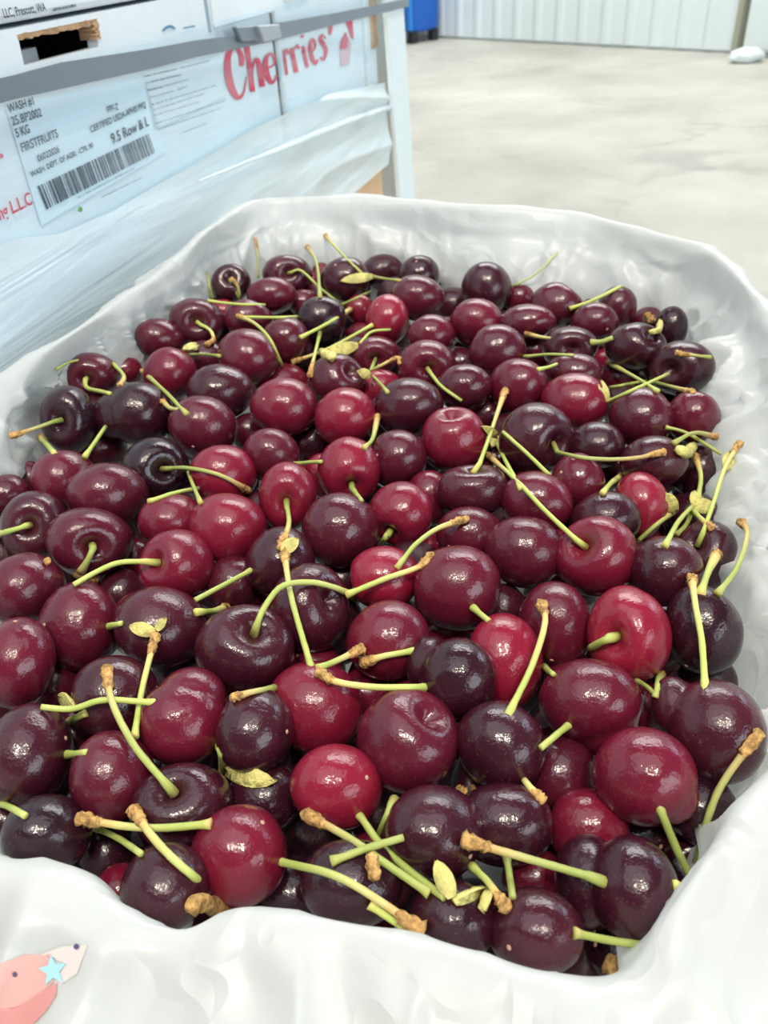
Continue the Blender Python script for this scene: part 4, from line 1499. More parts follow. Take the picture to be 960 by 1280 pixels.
# ------------------------------------------------------------------ the liner bag
# station: (rim pixel, rim height, inner pixel or None, inner height, kind)   kind: f front flap, r rear, e right, l left
BAG = [
 ((790,1223),-.188,None,0,'f'), ((690,1221),-.187,None,0,'f'), ((600,1196),-.186,None,0,'f'), ((500,1168),-.186,None,0,'f'), ((400,1149),-.186,None,0,'f'),
 ((300,1139),-.186,None,0,'f'), ((222,1164),-.189,None,0,'f'), ((150,1136),-.187,None,0,'f'), ((100,1096),-.186,None,0,'f'), ((50,1079),-.185,None,0,'f'),
 ((0,1074),-.185,None,0,'f'), ((-70,1045),-.184,None,0,'f'), ((-190,950),-.180,None,0,'f'), ((-260,800),-.175,None,0,'l'), ((-180,640),-.170,None,0,'l'),
 ((-70,525),-.166,(-80,620),-.185,'l'), ((0,473),-.163,(-4,584),-.185,'l'), ((88,420),-.160,(47,488),-.183,'l'), ((170,366),-.157,(125,452),-.182,'l'), ((228,322),-.153,(196,405),-.181,'l'),
 ((262,288),-.148,(262,350),-.180,'r'), ((330,253),-.147,(322,326),-.180,'r'), ((420,250),-.147,(420,320),-.180,'r'), ((520,255),-.147,(520,324),-.180,'r'),
 ((620,261),-.147,(628,346),-.182,'r'), ((720,268),-.148,(722,362),-.184,'r'), ((800,290),-.150,(808,378),-.186,'r'), ((880,314),-.152,(876,398),-.188,'e'),
 ((930,356),-.155,(894,436),-.190,'e'), ((975,415),-.158,(893,492),-.192,'e'), ((1015,500),-.162,(906,560),-.195,'e'), ((1060,620),-.168,(914,640),-.198,'e'),
 ((1085,750),-.173,(937,730),-.200,'e'), ((1060,860),-.178,(947,800),-.203,'e'), ((1010,920),-.183,(953,890),-.206,'e'), ((958,978),-.187,(930,990),-.210,'e2'),
 ((900,1058),-.187,(893,1052),-.214,'e2'), ((845,1140),-.187,(848,1130),-.214,'e2'),
]
cen = np.array([0.0, 0.30])
rims = [on_height(*b[0], b[1]) for b in BAG]
n_st = len(BAG)
cols = []
for i, (rp_, rh, ip, ih, kind) in enumerate(BAG):
    rim = rims[i]
    tg = rims[(i + 1) % n_st] - rims[i - 1]
    nrm2 = np.array([-tg[1], tg[0]])
    nrm2 /= np.linalg.norm(nrm2)
    if nrm2 @ (rim[:2] - cen) < 0:
        nrm2 = -nrm2
    o2 = np.array([nrm2[0], nrm2[1], 0])
    up = np.array([0, 0, 1.0])
    if ip is not None:
        in1 = on_height(*ip, ih)
    else:
        in1 = rim - o2 * 0.006 - up * 0.028
    in2 = in1 - o2 * 0.012 - up * 0.045
    in3 = np.array([in1[0] * 0.75, cen[1] + (in1[1] - cen[1]) * 0.75, 1.0 - 0.318])
    if kind in ('f', 'e2'):
        o1, oB, oC, oD = rim + o2 * 0.016 - up * 0.0045, rim + o2 * 0.045 - up * 0.022, rim + o2 * 0.075 - up * 0.060, rim + o2 * 0.090 - up * 0.130
    elif kind == 'l':
        o1, oB, oC, oD = rim + o2 * 0.007 - up * 0.003, rim + o2 * 0.013 - up * 0.022, rim + o2 * 0.016 - up * 0.07, rim + o2 * 0.016 - up * 0.14
    else:
        o1, oB, oC, oD = rim + o2 * 0.010 - up * 0.006, rim + o2 * 0.020 - up * 0.035, rim + o2 * 0.028 - up * 0.10, rim + o2 * 0.034 - up * 0.17
    midw = (in1 + rim) / 2 + o2 * (0.004 if kind in 'er' else 0.0)
    cols.append([in3, in2, in1, midw, rim, o1, oB, oC, oD])
cols = np.array(cols)                              # stations x profile x 3


def cyc(A, n, closed):
    m = len(A)
    out = np.empty((n,) + A.shape[1:])
    for i in range(n):
        s = i / n * m if closed else i / (n - 1) * (m - 1)
        a = int(s)
        if not closed:
            a = min(a, m - 2)
        t = s - a
        g = (lambda q: A[q % m]) if closed else (lambda q: A[min(max(q, 0), m - 1)])
        p0, p1, p2, p3 = g(a - 1), g(a), g(a + 1), g(a + 2)
        out[i] = 0.5 * ((2 * p1) + (p2 - p0) * t + (2 * p0 - 5 * p1 + 4 * p2 - p3) * t * t + (3 * p1 - p0 - 3 * p2 + p3) * t ** 3)
    return out


NUB, NVB = 600, 84
G = cyc(cols, NUB, True)
G = cyc(np.swapaxes(G, 0, 1), NVB, False)
G = np.swapaxes(G, 0, 1)                           # NUB x NVB x 3
du = np.roll(G, -1, 0) - np.roll(G, 1, 0)
dv = np.gradient(G, axis=1)
NB = np.cross(du, dv)
NB /= np.linalg.norm(NB, axis=2, keepdims=True) + 1e-12
H_ = np.empty((NUB, NVB))
for i in range(NUB):
    for j in range(NVB):
        p = Vector(G[i, j])
        fv = j / (NVB - 1)
        # folds running over the rim, wandering, plus soft crumples
        ang = math.atan2(p.y - cen[1], p.x - cen[0])
        c_, s_ = math.cos(ang), math.sin(ang)
        a1 = noise.noise(Vector((c_ * 7.0, s_ * 7.0, fv * 1.3)))
        a2 = noise.noise(Vector((c_ * 17.0 + 3, s_ * 17.0, fv * 2.2 + 4)))
        r1 = max(0.0, 1 - abs(noise.noise(Vector((c_ * 9.0 + 9, s_ * 9.0 + fv * 1.5, fv * 1.8)))) * 6.0) ** 2
        r2 = max(0.0, 1 - abs(noise.noise(p * 17.0 + Vector((3, 8, 1)))) * 7.0) ** 2
        r3 = max(0.0, 1 - abs(noise.noise(Vector((p.x * 16 + 5, p.y * 16, p.z * 6)))) * 6.0) ** 1.5
        r4 = max(0.0, 1 - abs(noise.noise(Vector((p.x * 9 + 15, p.y * 9, p.z * 24)))) * 7.0) ** 1.5
        H_[i, j] = 0.0030 * a1 + 0.0018 * a2 + 0.0048 * r1 + 0.0042 * r2 + 0.0034 * r3 + 0.0026 * r4 + 0.0026 * noise.noise(p * 24.0)
damp = np.clip(1 - np.abs(np.linspace(0, 1, NVB) - 0.5) * 5, 0, 1) * 0.93     # the fold itself stays near its traced line
HS = H_.copy()
for _ in range(4):
    HS = (np.roll(HS, 1, 0) + np.roll(HS, -1, 0) + np.roll(HS, 2, 0) + np.roll(HS, -2, 0) + HS) / 5
    HS[:, 1:-1] = (HS[:, :-2] + HS[:, 1:-1] + HS[:, 2:]) / 3
# creases stay crisp on the walls and soft where the bag turns over the rim
soft = np.clip(1 - np.abs(np.linspace(0, 1, NVB) - 0.53) * 5.0, 0, 1)[None, :] ** 0.7
H_ = 1.25 * (H_ * (1 - soft) + HS * soft)
H_ *= (1 - damp)[None, :]
H_[:, :18] *= 0.5
G2 = G + NB * H_[:, :, None]
bv = G2.reshape(-1, 3)
bf = []
for i in range(NUB):
    for j in range(NVB - 1):
        a, b_ = i * NVB + j, ((i + 1) % NUB) * NVB + j
        bf.append((a, a + 1, b_ + 1, b_))
bv = np.concatenate([bv, [[cen[0], cen[1], 1.0 - 0.322]]])
cidx = len(bv) - 1
for i in range(NUB):
    bf.append((i * NVB, ((i + 1) % NUB) * NVB, cidx))
bag_me = mesh_from('liner_bag', bv, bf)
bag = new_obj('liner_bag', bag_me, None, M_BAG)
tag(bag, 'crinkled white plastic liner bag holding the cherries, folded out over the carton', 'bag')
tree = BVHTree.FromPolygons([Vector(v) for v in bv], bf)


def on_bag(x, y, lift):
    r = Vector(ray(x, y)).normalized()
    hit = tree.ray_cast(Vector(EYE), r, 2.0)
    if hit[0] is None:
        return None
    n = hit[1] if hit[1].dot(r) < 0 else -hit[1]
    return hit[0] + n * lift


def bag_print(name, poly, mat, lift, step=3.0):
    """a printed patch that follows the folds of the bag"""
    poly = [np.array(p, float) for p in poly]
    c0 = sum(poly) / len(poly)
    rings = 9
    ring_pts = []
    fine = []
    for i in range(len(poly)):
        for t in (0, .25, .5, .75):
            fine.append(poly[i] + (poly[(i + 1) % len(poly)] - poly[i]) * t)
    vs, fs = [], []
    ok = on_bag(*c0, lift)
    if ok is None:
        return
    vs.append(ok)
    m = len(fine)
    for k in range(1, rings + 1):
        for q in fine:
            h_ = on_bag(*(c0 + (q - c0) * k / rings), lift)
            vs.append(h_ if h_ is not None else vs[-1])
    for q in range(m):
        fs.append((0, 1 + q, 1 + (q + 1) % m))
    for k in range(rings - 1):
        for q in range(m):
            a, b_ = 1 + k * m + q, 1 + k * m + (q + 1) % m
            fs.append((a, a + m, b_ + m, b_))
    new_obj(name, mesh_from(name, vs, fs), bag, mat)


zq = lambda x, y: (x / 4.8, 1150 + y / 4.8)
bag_print('printed_mark', [zq(*p) for p in ((-60, 300), (0, 265), (140, 205), (260, 205), (340, 190), (300, 260), (330, 370), (270, 420), (240, 460), (130, 510), (-60, 560))], M_PINK, 0.0004)
bag_print('printed_mark', [zq(*p) for p in ((250, 205), (370, 160), (530, 150), (500, 230), (470, 320), (380, 380), (345, 360), (400, 260), (330, 230))], M_PINKLIGHT, 0.0004)
bag_print('printed_mark', [zq(*p) for p in ((350, 375), (345, 450), (290, 540), (215, 620), (-60, 660), (-60, 530), (60, 530), (180, 480), (270, 420))], M_PINKDARK, 0.0005)
st5 = []
for k in range(10):
    a = math.radians(-90 + 36 * k - 8)
    rr_ = 92 if k % 2 == 0 else 40
    st5.append(zq(328 + rr_ * math.cos(a), 300 + rr_ * 1.10 * math.sin(a)))
bag_print('printed_star', st5, M_STAR, 0.0007)
for (dx_, dy_) in ((470, 158), (88, 318)):
    bag_print('printed_dot', [zq(dx_ + 17 * math.cos(t), dy_ + 17 * math.sin(t)) for t in [k * math.pi / 4 for k in range(8)]], M_NAVY, 0.0008)

# ------------------------------------------------------------------ stems
# (owner cherry or None, radius mm, knob style, [pixels from fruit end to spur end], loose label or None)
# knob: 0 none, 1 woody knob at the far end
ST = [
 (139,1.25,1,[(742,1097),(690,1082),(630,1065),(576,1049)],None), (148,1.2,1,[(350,1077),(420,1095),(480,1130),(530,1166)],None),
 (None,1.1,0,[(462,1130),(490,1150),(518,1167)],'short green stem beside the large front-edge cherry\'s long stem at the bag edge'),
 (None,1.2,1,[(537,1117),(490,1085),(440,1050),(380,1016)],'long stem with brown knob lying in front of the bright round front cherry'),
 (131,1.2,0,[(449,1019),(480,1060),(530,1103),(556,1122)],None),
 (None,1.15,0,[(414,1077),(460,1060),(504,1047)],'broken green stem crossing over the long stems in the front centre'),
 (145,1.1,0,[(489,1008),(480,1028),(472,1047)],None),
 (None,1.1,1,[(590,1083),(612,1105),(634,1137)],'knobbed stem standing upright left of the plump front cherry'),
 (None,1.1,0,[(633,1068),(637,1095),(641,1122)],'short straight green stem behind the plump front cherry'),
 (134,1.1,1,[(651,969),(664,986),(680,1003)],None), (88,1.2,0,[(711,906),(694,920),(676,935)],None),
 (133,1.2,1,[(640,884),(665,832),(681,780),(677,753)],None), (81,1.4,0,[(766,796),(752,802),(738,810)],None),
 (83,1.2,1,[(881,853),(877,800),(869,755),(865,722)],None), (136,1.3,0,[(826,1013),(845,1060),(868,1106)],None),
 (141,1.2,1,[(870,1082),(884,1025),(905,976),(950,915)],None), (82,1.3,1,[(878,736),(885,715),(896,692)],None),
 (None,1.1,1,[(897,742),(921,710),(934,668),(925,651)],'curved green stem with brown end leaning on the right bag wall'),
 (77,1.1,1,[(726,680),(683,640),(645,600),(609,568)],None), (70,1.1,1,[(598,584),(612,545),(632,486)],None),
 (74,1.0,0,[(692,599),(660,568),(629,540)],None),
 (None,1.0,0,[(652,612),(634,580),(620,552)],'thin green stem of the rear middle cluster, running down to the front'),
 (55,1.0,1,[(691,564),(735,573),(790,573),(832,564)],None), (75,1.0,1,[(755,614),(764,604),(778,594)],None),
 (76,1.1,1,[(793,680),(820,656),(842,638)],None), (78,1.1,0,[(834,677),(848,652),(866,632)],None),
 (None,1.1,0,[(846,669),(858,655),(866,636)],'second green stem of the yellow cluster by the right bag wall'),
 (None,1.0,1,[(866,638),(878,650),(891,661)],'short stem of the yellow cluster pointing down to the bag wall'),
 (None,1.15,1,[(872,624),(876,595),(868,568)],'upright stem with orange crumbly end above the yellow stem cluster'),
 (80,1.0,1,[(876,674),(893,625),(906,585),(925,553)],None),
 (None,0.9,0,[(832,534),(860,542),(902,568)],'thin green stem crossing under another by the right rear bag wall'),
 (None,1.0,1,[(842,554),(868,541),(896,547)],'stem with orange end at the right rear bag wall'),
 (None,1.0,1,[(822,489),(795,472),(760,453)],'yellow stem with orange knob lying in the right rear, crossing two others'),
 (None,0.95,0,[(757,503),(790,488),(836,467)],'green stem from the yellow bend up to the rear-wall dark cherry'),
 (None,0.9,0,[(762,485),(785,480),(808,476)],'short pale stem in the right rear between two crossing stems'),
 (None,1.0,1,[(813,476),(838,483),(868,491)],'brownish stem ending in a knob at the right rear bag wall'),
 (None,0.9,1,[(888,447),(866,444),(844,441)],'orange-tipped stem lying on the rear-wall dark cherry'),
 (None,1.2,0,[(712,386),(742,375),(776,358)],'thick pale green stem lying across the cherries at the right rear'),
 (None,0.9,0,[(655,446),(685,443),(717,444)],'straight green stem right of the back dimpled cherry, lower of two'),
 (37,0.9,1,[(700,423),(680,422),(657,417)],None),
 (None,0.9,0,[(672,462),(685,459),(696,455)],'short green stem behind the red right-rear cherry'),
 (None,1.4,0,[(738,428),(752,427),(766,422)],'short thick yellow stem left of the bract-topped cherry'),
 (None,0.6,0,[(642,358),(672,341),(697,315)],'thin dry stem leaning on the back bag wall'),
 (31,1.0,0,[(535,462),(552,483),(577,501)],None),
 (21,0.9,1,[(456,468),(478,456),(497,447),(500,456)],None),
 (None,0.8,0,[(485,491),(476,480),(466,470)],'tiny green stem hanging from the knobby cluster behind the suture-lined cherry'),
 (None,1.1,1,[(375,422),(408,405),(438,387)],'pale stem with brown end lying on the black back cherry'),
 (None,1.1,1,[(466,406),(410,436),(364,453)],'long green stem crossing in front of the black back cherry'),
 (None,1.0,1,[(400,416),(393,445),(387,472)],'green stem with orange end pointing to the front below the black back cherry'),
 (None,1.0,0,[(426,382),(445,373),(464,364)],'green stem rising right from the black back cherry'),
 (None,0.9,1,[(500,351),(478,348),(462,345)],'yellow stem end left of the back wall cherries'),
 (None,0.9,0,[(450,430),(464,415),(488,412)],'curved green stem by the bright back cherry'),
 (11,1.0,0,[(373,396),(340,397),(300,396)],None),
 (None,1.05,1,[(352,457),(338,425),(318,404),(297,395)],'curved stem with brown knob in the rear left'),
 (9,1.0,1,[(246,404),(262,412),(267,425),(257,432)],None), (1,1.0,1,[(301,377),(297,358),(288,347)],None),
 (None,0.9,0,[(260,376),(295,380),(331,381)],'straight green stem lying behind the curled-stem rear cherry'),
 (2,1.0,0,[(362,342),(376,338),(400,360),(422,377)],None), (None,1.1,1,[(400,372),(396,330),(384,308)],'upright yellow-green stem in front of the back bag wall'),
 (4,0.9,1,[(446,336),(425,315),(406,294)],None), (None,0.7,1,[(323,347),(322,320),(319,297)],'thin dark stem standing upright against the back left bag wall'),
 (None,0.9,0,[(266,374),(262,358),(259,341)],'short yellow stem at the back left corner of the bag'),
 (None,1.1,1,[(234,518),(207,490),(178,464)],'yellow-green stem with orange knob running between dark rear left cherries'),
 (114,0.9,1,[(240,511),(215,511),(203,501)],None), (None,1.1,0,[(106,571),(119,552),(132,533)],'pale green stem lying on a half-hidden cherry at the left'),
 (None,1.0,1,[(68,567),(58,555),(50,546)],'short yellow stem at the left bag wall'),
 (None,1.0,0,[(186,627),(215,617),(248,610)],'green stem lying below the black dimpled cherry'),
 (None,0.9,0,[(251,629),(242,608),(235,590)],'thin green stem upright between red cherries left of centre'),
 (112,1.05,1,[(206,586),(235,585),(275,594),(312,614)],None), (115,1.0,1,[(73,525),(45,535),(12,546)],None),
 (116,1.2,0,[(107,470),(108,484),(125,489),(138,492)],None),
 (None,0.9,1,[(142,455),(155,470),(150,482)],'small pale stem piece in the rear left by the dark wide cherry'),
 (None,0.8,0,[(275,445),(258,443),(237,443)],'thin brownish stem lying in the rear left in front of curled-stem cherry'),
 (None,0.7,0,[(70,462),(84,454),(98,450)],'thin dry stem on the left bag wall'),
 (98,1.15,0,[(188,702),(150,703),(122,714),(92,731)],None), (104,1.25,1,[(118,682),(110,700),(98,719)],None),
 (105,1.1,1,[(36,656),(18,662),(-6,669)],None), (96,1.1,0,[(312,714),(280,731),(244,750)],None),
 (100,1.2,1,[(319,787),(330,760),(352,733),(388,728),(420,735),(440,745)],None),
 (65,1.1,1,[(358,630),(361,655),(350,688)],None), (128,1.2,1,[(388,831),(365,750),(355,690)],None),
 (None,1.2,1,[(432,744),(480,724),(525,708),(540,693)],'pale stem with two brown ends lying across the stem-crossed red cherry'),
 (90,1.1,1,[(503,701),(520,680),(548,660),(585,648)],None), (68,1.1,0,[(485,668),(480,674),(474,682)],None),
 (59,1.1,0,[(439,609),(445,617),(452,626)],None), (None,1.0,1,[(455,560),(466,548),(472,520)],'crooked stem with brown end beside the suture-lined cherry'),
 (61,1.0,0,[(369,580),(385,578),(402,577)],None), (89,1.2,0,[(592,760),(601,768),(611,776)],None),
 (None,1.2,1,[(396,836),(425,824),(455,809)],'green stem left of the middle double cherry, upper end forked'),
 (94,1.2,1,[(514,814),(480,820),(452,829)],None), (94,1.25,1,[(532,859),(470,859),(420,852),(396,838)],None),
 (None,1.0,1,[(343,860),(315,865),(290,873)],'stem with brown knob lying between arched-stem cherry and the dark one before it'),
 (126,1.2,1,[(274,932),(278,945),(281,962)],None), (150,1.25,1,[(213,986),(170,935),(141,880),(133,833)],None),
 (126,1.15,0,[(189,878),(130,875),(90,886),(52,884)],None), (None,1.15,1,[(168,921),(178,860),(195,792)],'upright stem with leafy end leaning on the bract-covered cherry'),
 (152,1.1,0,[(84,943),(96,942),(108,940)],None), (None,1.25,1,[(264,1030),(200,1035),(150,1032),(96,1022)],'long straight stem with brown knob pointing left from the large front-edge cherry'),
 (148,1.25,1,[(256,1107),(218,1075),(190,1045),(166,1011)],None), (None,1.0,0,[(118,1034),(148,1048),(176,1067)],'green stem under the knobbed stems in the front left'),
 (None,1.1,0,[(-4,1002),(14,1010),(32,1020)],'green stem stub at the left picture edge behind the black front-left cherry'),
 (99,1.1,1,[(253,765),(268,764),(284,759)],None), (101,1.1,0,[(136,783),(144,781),(152,779)],None),
 (None,0.9,1,[(108,891),(98,896),(88,901)],'small brown-ended stem in front of a dark half-hidden cherry at the left'),
 (None,1.1,0,[(718,1166),(760,1175),(810,1182)],'dull stem running under the front double cherry'),
 (None,0.9,0,[(795,851),(808,858),(821,870)],'thin green stem in the gap below the snapped-stem cherry'),
 (None,0.9,1,[(819,872),(822,860),(826,842)],'brown-tipped stem in the gap below the snapped-stem cherry'),
 (None,1.1,0,[(844,1107),(853,1111),(863,1116)],'green stub beside the front double cherry at the bag edge'),
 (None,1.0,0,[(680,833),(685,838),(692,843)],'dark green stub between bright oval and kidney-shaped cherries'),
]

# bracts and caps: (index into ST or None, pixels base -> tip, width px, label)
BRACTS = [
 ('s', 4, (566,1122), (546,1076), 22), ('s', 4, (566,1124), (604,1108), 13), ('s', 7, (607,1112), (600,1136), 15), ('s', 89, (352,690), (372,674), 16),
 ('s', 99, (285,963), (346,976), 24), ('s', 101, (94,882), (78,870), 20), ('s', 102, (195,790), (163,782), 16), ('s', 102, (196,788), (208,772), 9),
 ('s', 25, (866,632), (892,633), 18), ('s', 24, (842,640), (832,616), 16), ('s', 28, (866,634), (866,615), 10), ('s', 29, (905,588), (912,566), 15),
 ('s', 21, (620,545), (602,533), 10), ('s', 21, (620,545), (614,560), 10),
 ('s', 51, (448,432), (408,442), 16), ('s', 50, (465,346), (425,352), 12), ('s', 72, (246,432), (228,438), 9),
 ('s', 33, (757,503), (750,478), 12), ('s', 45, (462,470), (446,464), 12),
]


def catmull(P, n):
    P = [np.array(p, float) for p in P]
    out = []
    m = len(P) - 1
    for i in range(n):
        s = i / (n - 1) * m
        a = min(int(s), m - 1)
        t = s - a
        p0, p1, p2, p3 = P[max(a - 1, 0)], P[a], P[a + 1], P[min(a + 2, m)]
        if a == 0:
            p0 = 2 * p1 - p2
        if a + 2 > m:
            p3 = 2 * p2 - p1
        out.append(0.5 * ((2 * p1) + (p2 - p0) * t + (2 * p0 - 5 * p1 + 4 * p2 - p3) * t * t + (3 * p1 - p0 - 3 * p2 + p3) * t ** 3))
    return np.array(out)


def stem_depths(P2, rad, owner):
    """depths along the sampled pixels: lies on top of the fruit, pulled straight between supports"""
    rays = np.stack([(P2[:, 0] - 480) / FPX, (640 - P2[:, 1]) / FPX, np.ones(len(P2))], 1)
    s, who = first_hit(rays)
    pl = np.array([pile_point(x, y, 0.004) for x, y in P2])
    s = np.where(np.isfinite(s), s, pl)
    s = np.minimum(s, pl + 0.012)
    for i_ in range(len(P2)):
        if P2[i_, 1] < 960 or P2[i_, 0] > 900:
            d_ = Vector(CAMM @ rays[i_])
            hit = tree.ray_cast(Vector(EYE), d_.normalized(), 2.0)
            if hit[0] is not None:
                s[i_] = min(s[i_], hit[3] / d_.length - 0.0015)
    lim = s - rad * 1.25
    zz_ = lim.copy()
    n = len(zz_)
    # own cherry does not lift its own stem near the base
    if owner is not None:
        zb = STEMBASE[owner][2]
        ow = [ELL[w_][0] if 0 <= w_ < EC0 else None for w_ in who]
        if owner in DIMPLED:
            zz_[0] = zb
            for i in range(1, n):
                if ow[i] == owner and i < n * 0.5:
                    zz_[i] = min(lim[i], zb + (lim[i] - zb) * min(1, i / (0.2 * n)))
        else:
            c_ = CC[ids.index(owner)]
            zz_[0] = max(lim[0], c_[2] * 0.985) if ow[0] != owner else lim[0] + rad * 1.6
    # lower hull: taut over the supports
    hull = [0]
    for i in range(1, n):
        while len(hull) >= 2:
            a, b_ = hull[-2], hull[-1]
            if (zz_[b_] - zz_[a]) * (i - a) >= (zz_[i] - zz_[a]) * (b_ - a):
                hull.pop()
            else:
                break
        hull.append(i)
    hz = np.interp(np.arange(n), hull, zz_[hull])
    # soften the corners
    for _ in range(2):
        hz[1:-1] = 0.25 * hz[:-2] + 0.5 * hz[1:-1] + 0.25 * hz[2:]
    return rays, hz


DIMPLED = {k for k in ids if CH[k][6] is not None}
STOBJ = []
for si, (owner, rmm, knob, pix, label) in enumerate(ST):
    length_px = sum(math.hypot(pix[i + 1][0] - pix[i][0], pix[i + 1][1] - pix[i][1]) for i in range(len(pix) - 1))
    n = int(max(10, min(26, length_px / 6)))
    P2 = catmull(pix, n)
    rad = rmm * 0.00092
    rays, hz = stem_depths(P2, rad, owner)
    W = np.array([to_world(rays[i] * hz[i]) for i in range(n)])
    if owner is not None and owner in DIMPLED:
        W[0] = to_world(STEMBASE[owner])
    elif owner is not None:
        d0 = W[0] - W[1]
        W = np.concatenate([[W[0] + d0 / (np.linalg.norm(d0) + 1e-9) * 0.004], W])
        n += 1
    org = CHOBJ[owner].location if owner is not None else Vector(W[n // 2])
    f = np.linspace(0, 1, n)
    flare = 1 + 0.55 * np.exp(-(f * length_px / 7.0) ** 2) + (0.75 * np.exp(-((1 - f) * length_px / 16.0) ** 2) if knob else 0)
    radii = rad * 0.92 * flare
    loc = [tuple(Vector(p) - org) for p in W]
    zmid = hz.mean()
    if knob:
        klen = min(0.0075, length_px * zmid / FPX * 0.34)
        cum = np.concatenate([[0], np.cumsum(np.linalg.norm(np.diff(W, axis=0), axis=1))])
        cut = cum[-1] - klen
        i0 = int(np.searchsorted(cum, cut))
        i0 = max(2, min(i0, n - 1))
        along = list(np.clip(cum / cut, 0, 1) * 0.95)
    else:
        i0 = n - 1
        along = list(f * 0.55)
    nm = 'stem' if owner is not None else 'loose_stalk'
    so = tube(nm, loc[:i0 + 1], list(radii[:i0 + 1]), CHOBJ[owner] if owner is not None else None, M_STEM, 9, along=along[:i0 + 1], lumpy=0.12, seed=si)
    if owner is None:
        so.location = org
        tag(so, 'loose ' + label, 'stem', 'loose cherry stems on the pile')
    if knob:
        tail = np.array([loc[i0 - 1]] + list(loc[i0:])) if i0 < n - 1 else np.array([loc[n - 2], loc[n - 1]])
        tl_ = np.concatenate([[0], np.cumsum(np.linalg.norm(np.diff(tail, axis=0), axis=1))])
        kn = [np.array([np.interp(t * tl_[-1], tl_, tail[:, q]) for q in range(3)]) for t in np.linspace(0.0, 1.0, 10)]
        kr = [rad * v for v in (0.9, 1.2, 1.4, 1.35, 1.65, 1.45, 1.8, 1.6, 1.85, 1.2)]
        ko = tube('spur_end', kn, kr, so, M_KNOB, 9, lumpy=0.55, seed=si * 3 + 1)
        ko['label'] = 'brown woody end'
    STOBJ.append((so, org))

for (_, si, p0, p1, wpx) in BRACTS:
    so, org = STOBJ[si]
    P2 = np.array([np.array(p0) + (np.array(p1) - np.array(p0)) * t for t in np.linspace(0, 1, 8)], float)
    rays, hz = stem_depths(P2, 0.0012, None)
    zm = float(hz.min())
    L3 = np.array([to_world(rays[i] * (zm + (hz[i] - zm) * 0.5)) for i in range(8)])
    d = L3[-1] - L3[0]
    side = np.cross(d, CF)
    side /= np.linalg.norm(side) + 1e-9
    nrm_ = np.cross(side, d)
    nrm_ /= np.linalg.norm(nrm_) + 1e-9
    wid = wpx * zm / FPX / 2
    vs, fs = [], []
    for i in range(8):
        t = i / 7
        w_ = wid * (math.sin(math.pi * min(1, t * 0.92 + 0.08)) ** 0.7) + 0.0003
        c0 = L3[i] - nrm_ * 0.0
        for (sx_, th) in ((-1, 0.0), (-0.4, 0.0006), (0, 0.00025), (0.4, 0.0006), (1, 0.0)):
            jit = 0.0006 * noise.noise(Vector((i * 0.9, sx_ * 2, si)))
            vs.append(c0 + side * w_ * sx_ + nrm_ * (th * 1.5 - abs(sx_) * 0.001 + jit))
        for (sx_, th) in ((1, -0.0004), (0, -0.0002), (-1, -0.0004)):
            vs.append(c0 + side * w_ * sx_ * 0.96 + nrm_ * (th - abs(sx_) * 0.001 - 0.0002))
    for i in range(7):
        for k in range(8):
            a, b_ = i * 8 + k, i * 8 + (k + 1) % 8
            fs.append((a, b_, b_ + 8, a + 8))
    fs.append(tuple(range(8))[::-1])
    fs.append(tuple(56 + k for k in range(8)))
    me = mesh_from('bract', [Vector(v) - Vector(org) for v in vs], fs)
    new_obj('bract', me, so, M_BRACT)


# brown caps fallen off their stems
def scrap(pxs, rad, label, mat=None):
    P2 = catmull(pxs, 8)
    rays, hz = stem_depths(P2, rad, None)
    W = [to_world(rays[i] * hz[i]) for i in range(8)]
    org = Vector(W[4])
    o = tube('stem_scrap', [tuple(Vector(p) - org) for p in W], [rad * v for v in (0.6, 1.0, 0.85, 1.1, 0.9, 1.1, 0.95, 0.5)], None, mat or M_KNOB, 9, lumpy=0.5, seed=int(pxs[0][0]))
    o.location = org
    tag(o, label, 'stem', 'dry stem scraps on the pile')


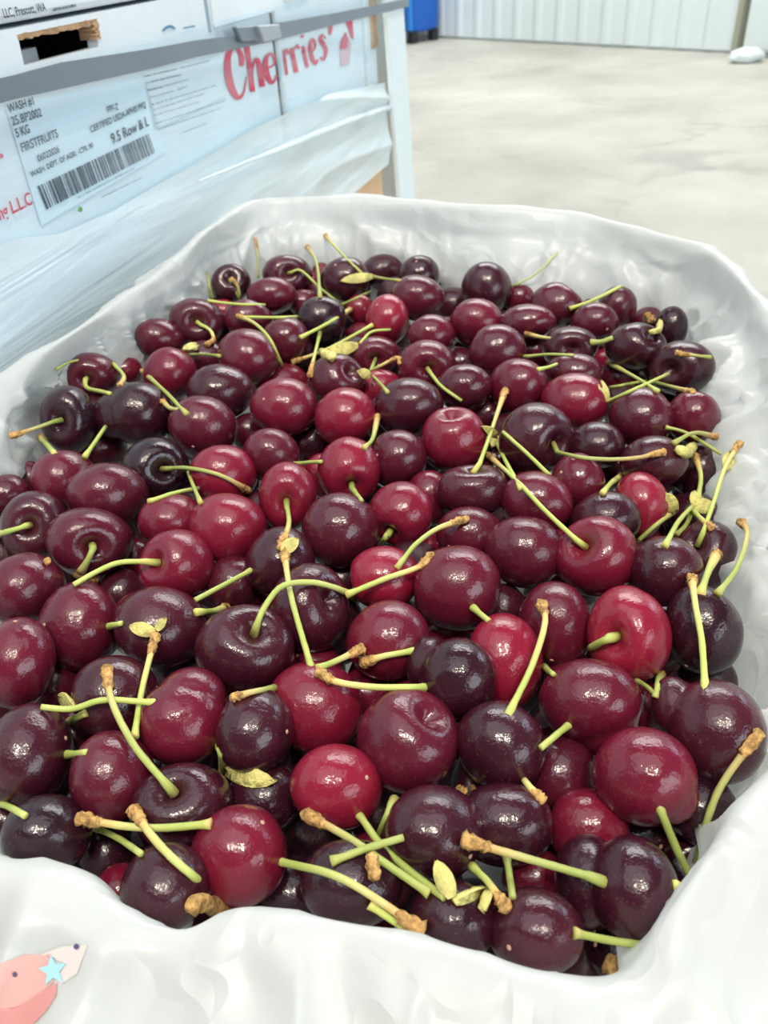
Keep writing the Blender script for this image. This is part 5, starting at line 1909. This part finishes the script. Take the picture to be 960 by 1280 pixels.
scrap([(464, 1068), (466, 1084), (470, 1101)], 0.0017, 'brown crumbly stem scrap hanging in front centre over a near-black cherry')
scrap([(235, 1134), (255, 1128), (285, 1137)], 0.0022, 'orange-brown stem scrap at the front bag edge under the large front-edge cherry')
scrap([(756, 1201), (768, 1209), (782, 1218)], 0.0028, 'smooth orange scrap in the front right corner of the bag')
scrap([(571, 984), (578, 988), (585, 990)], 0.0012, 'yellowish stem crumb between the very large dewy cherry and the near-black one')
scrap([(590, 982), (593, 988), (595, 991)], 0.0009, 'tiny brown crumb left of the round bare-stem cherry base')
scrap([(402, 438), (410, 446), (420, 444)], 0.0026, 'dry brown blossom scrap below the black back cherry', M_BRACT)
scrap([(808, 392), (812, 398), (814, 404)], 0.0022, 'orange torn scrap in the right rear corner, on the bract-topped cherry')
scrap([(812, 415), (824, 412), (825, 400)], 0.0016, 'curled pale green bract in the right rear corner', M_BRACT)
scrap([(846, 560), (858, 566), (868, 556)], 0.0024, 'round pale green bract near the right rear bag wall', M_BRACT)
scrap([(232, 438), (240, 432), (246, 437)], 0.0016, 'curled yellow bract right of the wide dark rear left cherry', M_BRACT)
scrap([(57, 699), (60, 702), (62, 703)], 0.0014, 'small brown scrap between the left cherries')
scrap([(110, 722), (116, 725), (124, 722)], 0.0016, 'small yellow-brown scrap below the yellow-stem cherry')

# ------------------------------------------------------------------ the open carton under the bag and what it stands on
box_c = empty('open_carton', (0.0, 0.31, 1.0 - 0.345), math.radians(-7))
tag(box_c, 'open white carton standing under the cherry-filled liner bag', 'carton')
bx, by = 0.115, 0.165
bh = 0.075
box('bottom_panel', (-bx, bx, -by, by, 0.0, 0.006), box_c, M_CARTON)
box('side_panel', (-bx, -bx + 0.006, -by, by, 0.006, bh), box_c, M_CARTON)
box('side_panel', (bx - 0.006, bx, -by, by, 0.006, bh), box_c, M_CARTON)
box('end_panel', (-bx + 0.006, bx - 0.006, -by, -by + 0.006, 0.006, bh), box_c, M_CARTON)
box('end_panel', (-bx + 0.006, bx - 0.006, by - 0.006, by, 0.006, bh), box_c, M_CARTON)
zc = 0.14
for k, hgt in enumerate((0.257, 0.257)):
    r = empty('carton', (0.0, 0.31, zc), math.radians(-7))
    tag(r, ('white carton standing on the pallet under the cherries', 'white carton directly under the open cherry carton')[k], 'carton')
    box('body', (-0.13, 0.13, -0.18, 0.18, 0.001, hgt - 0.001), r, M_CARTON, 0.004)
    box('tape_strip', (-0.025, 0.025, -0.1805, 0.1805, hgt - 0.0012, hgt), r, M_KRAFT)
    zc += hgt
_a = math.radians(-7)
pallet('pallet', (0.0 - 0.15 * math.cos(_a) + 0.20 * math.sin(_a), 0.31 - 0.15 * math.sin(_a) - 0.20 * math.cos(_a), 0.0), _a, 0.30, 0.40, 'small wooden pallet under the cherry cartons')
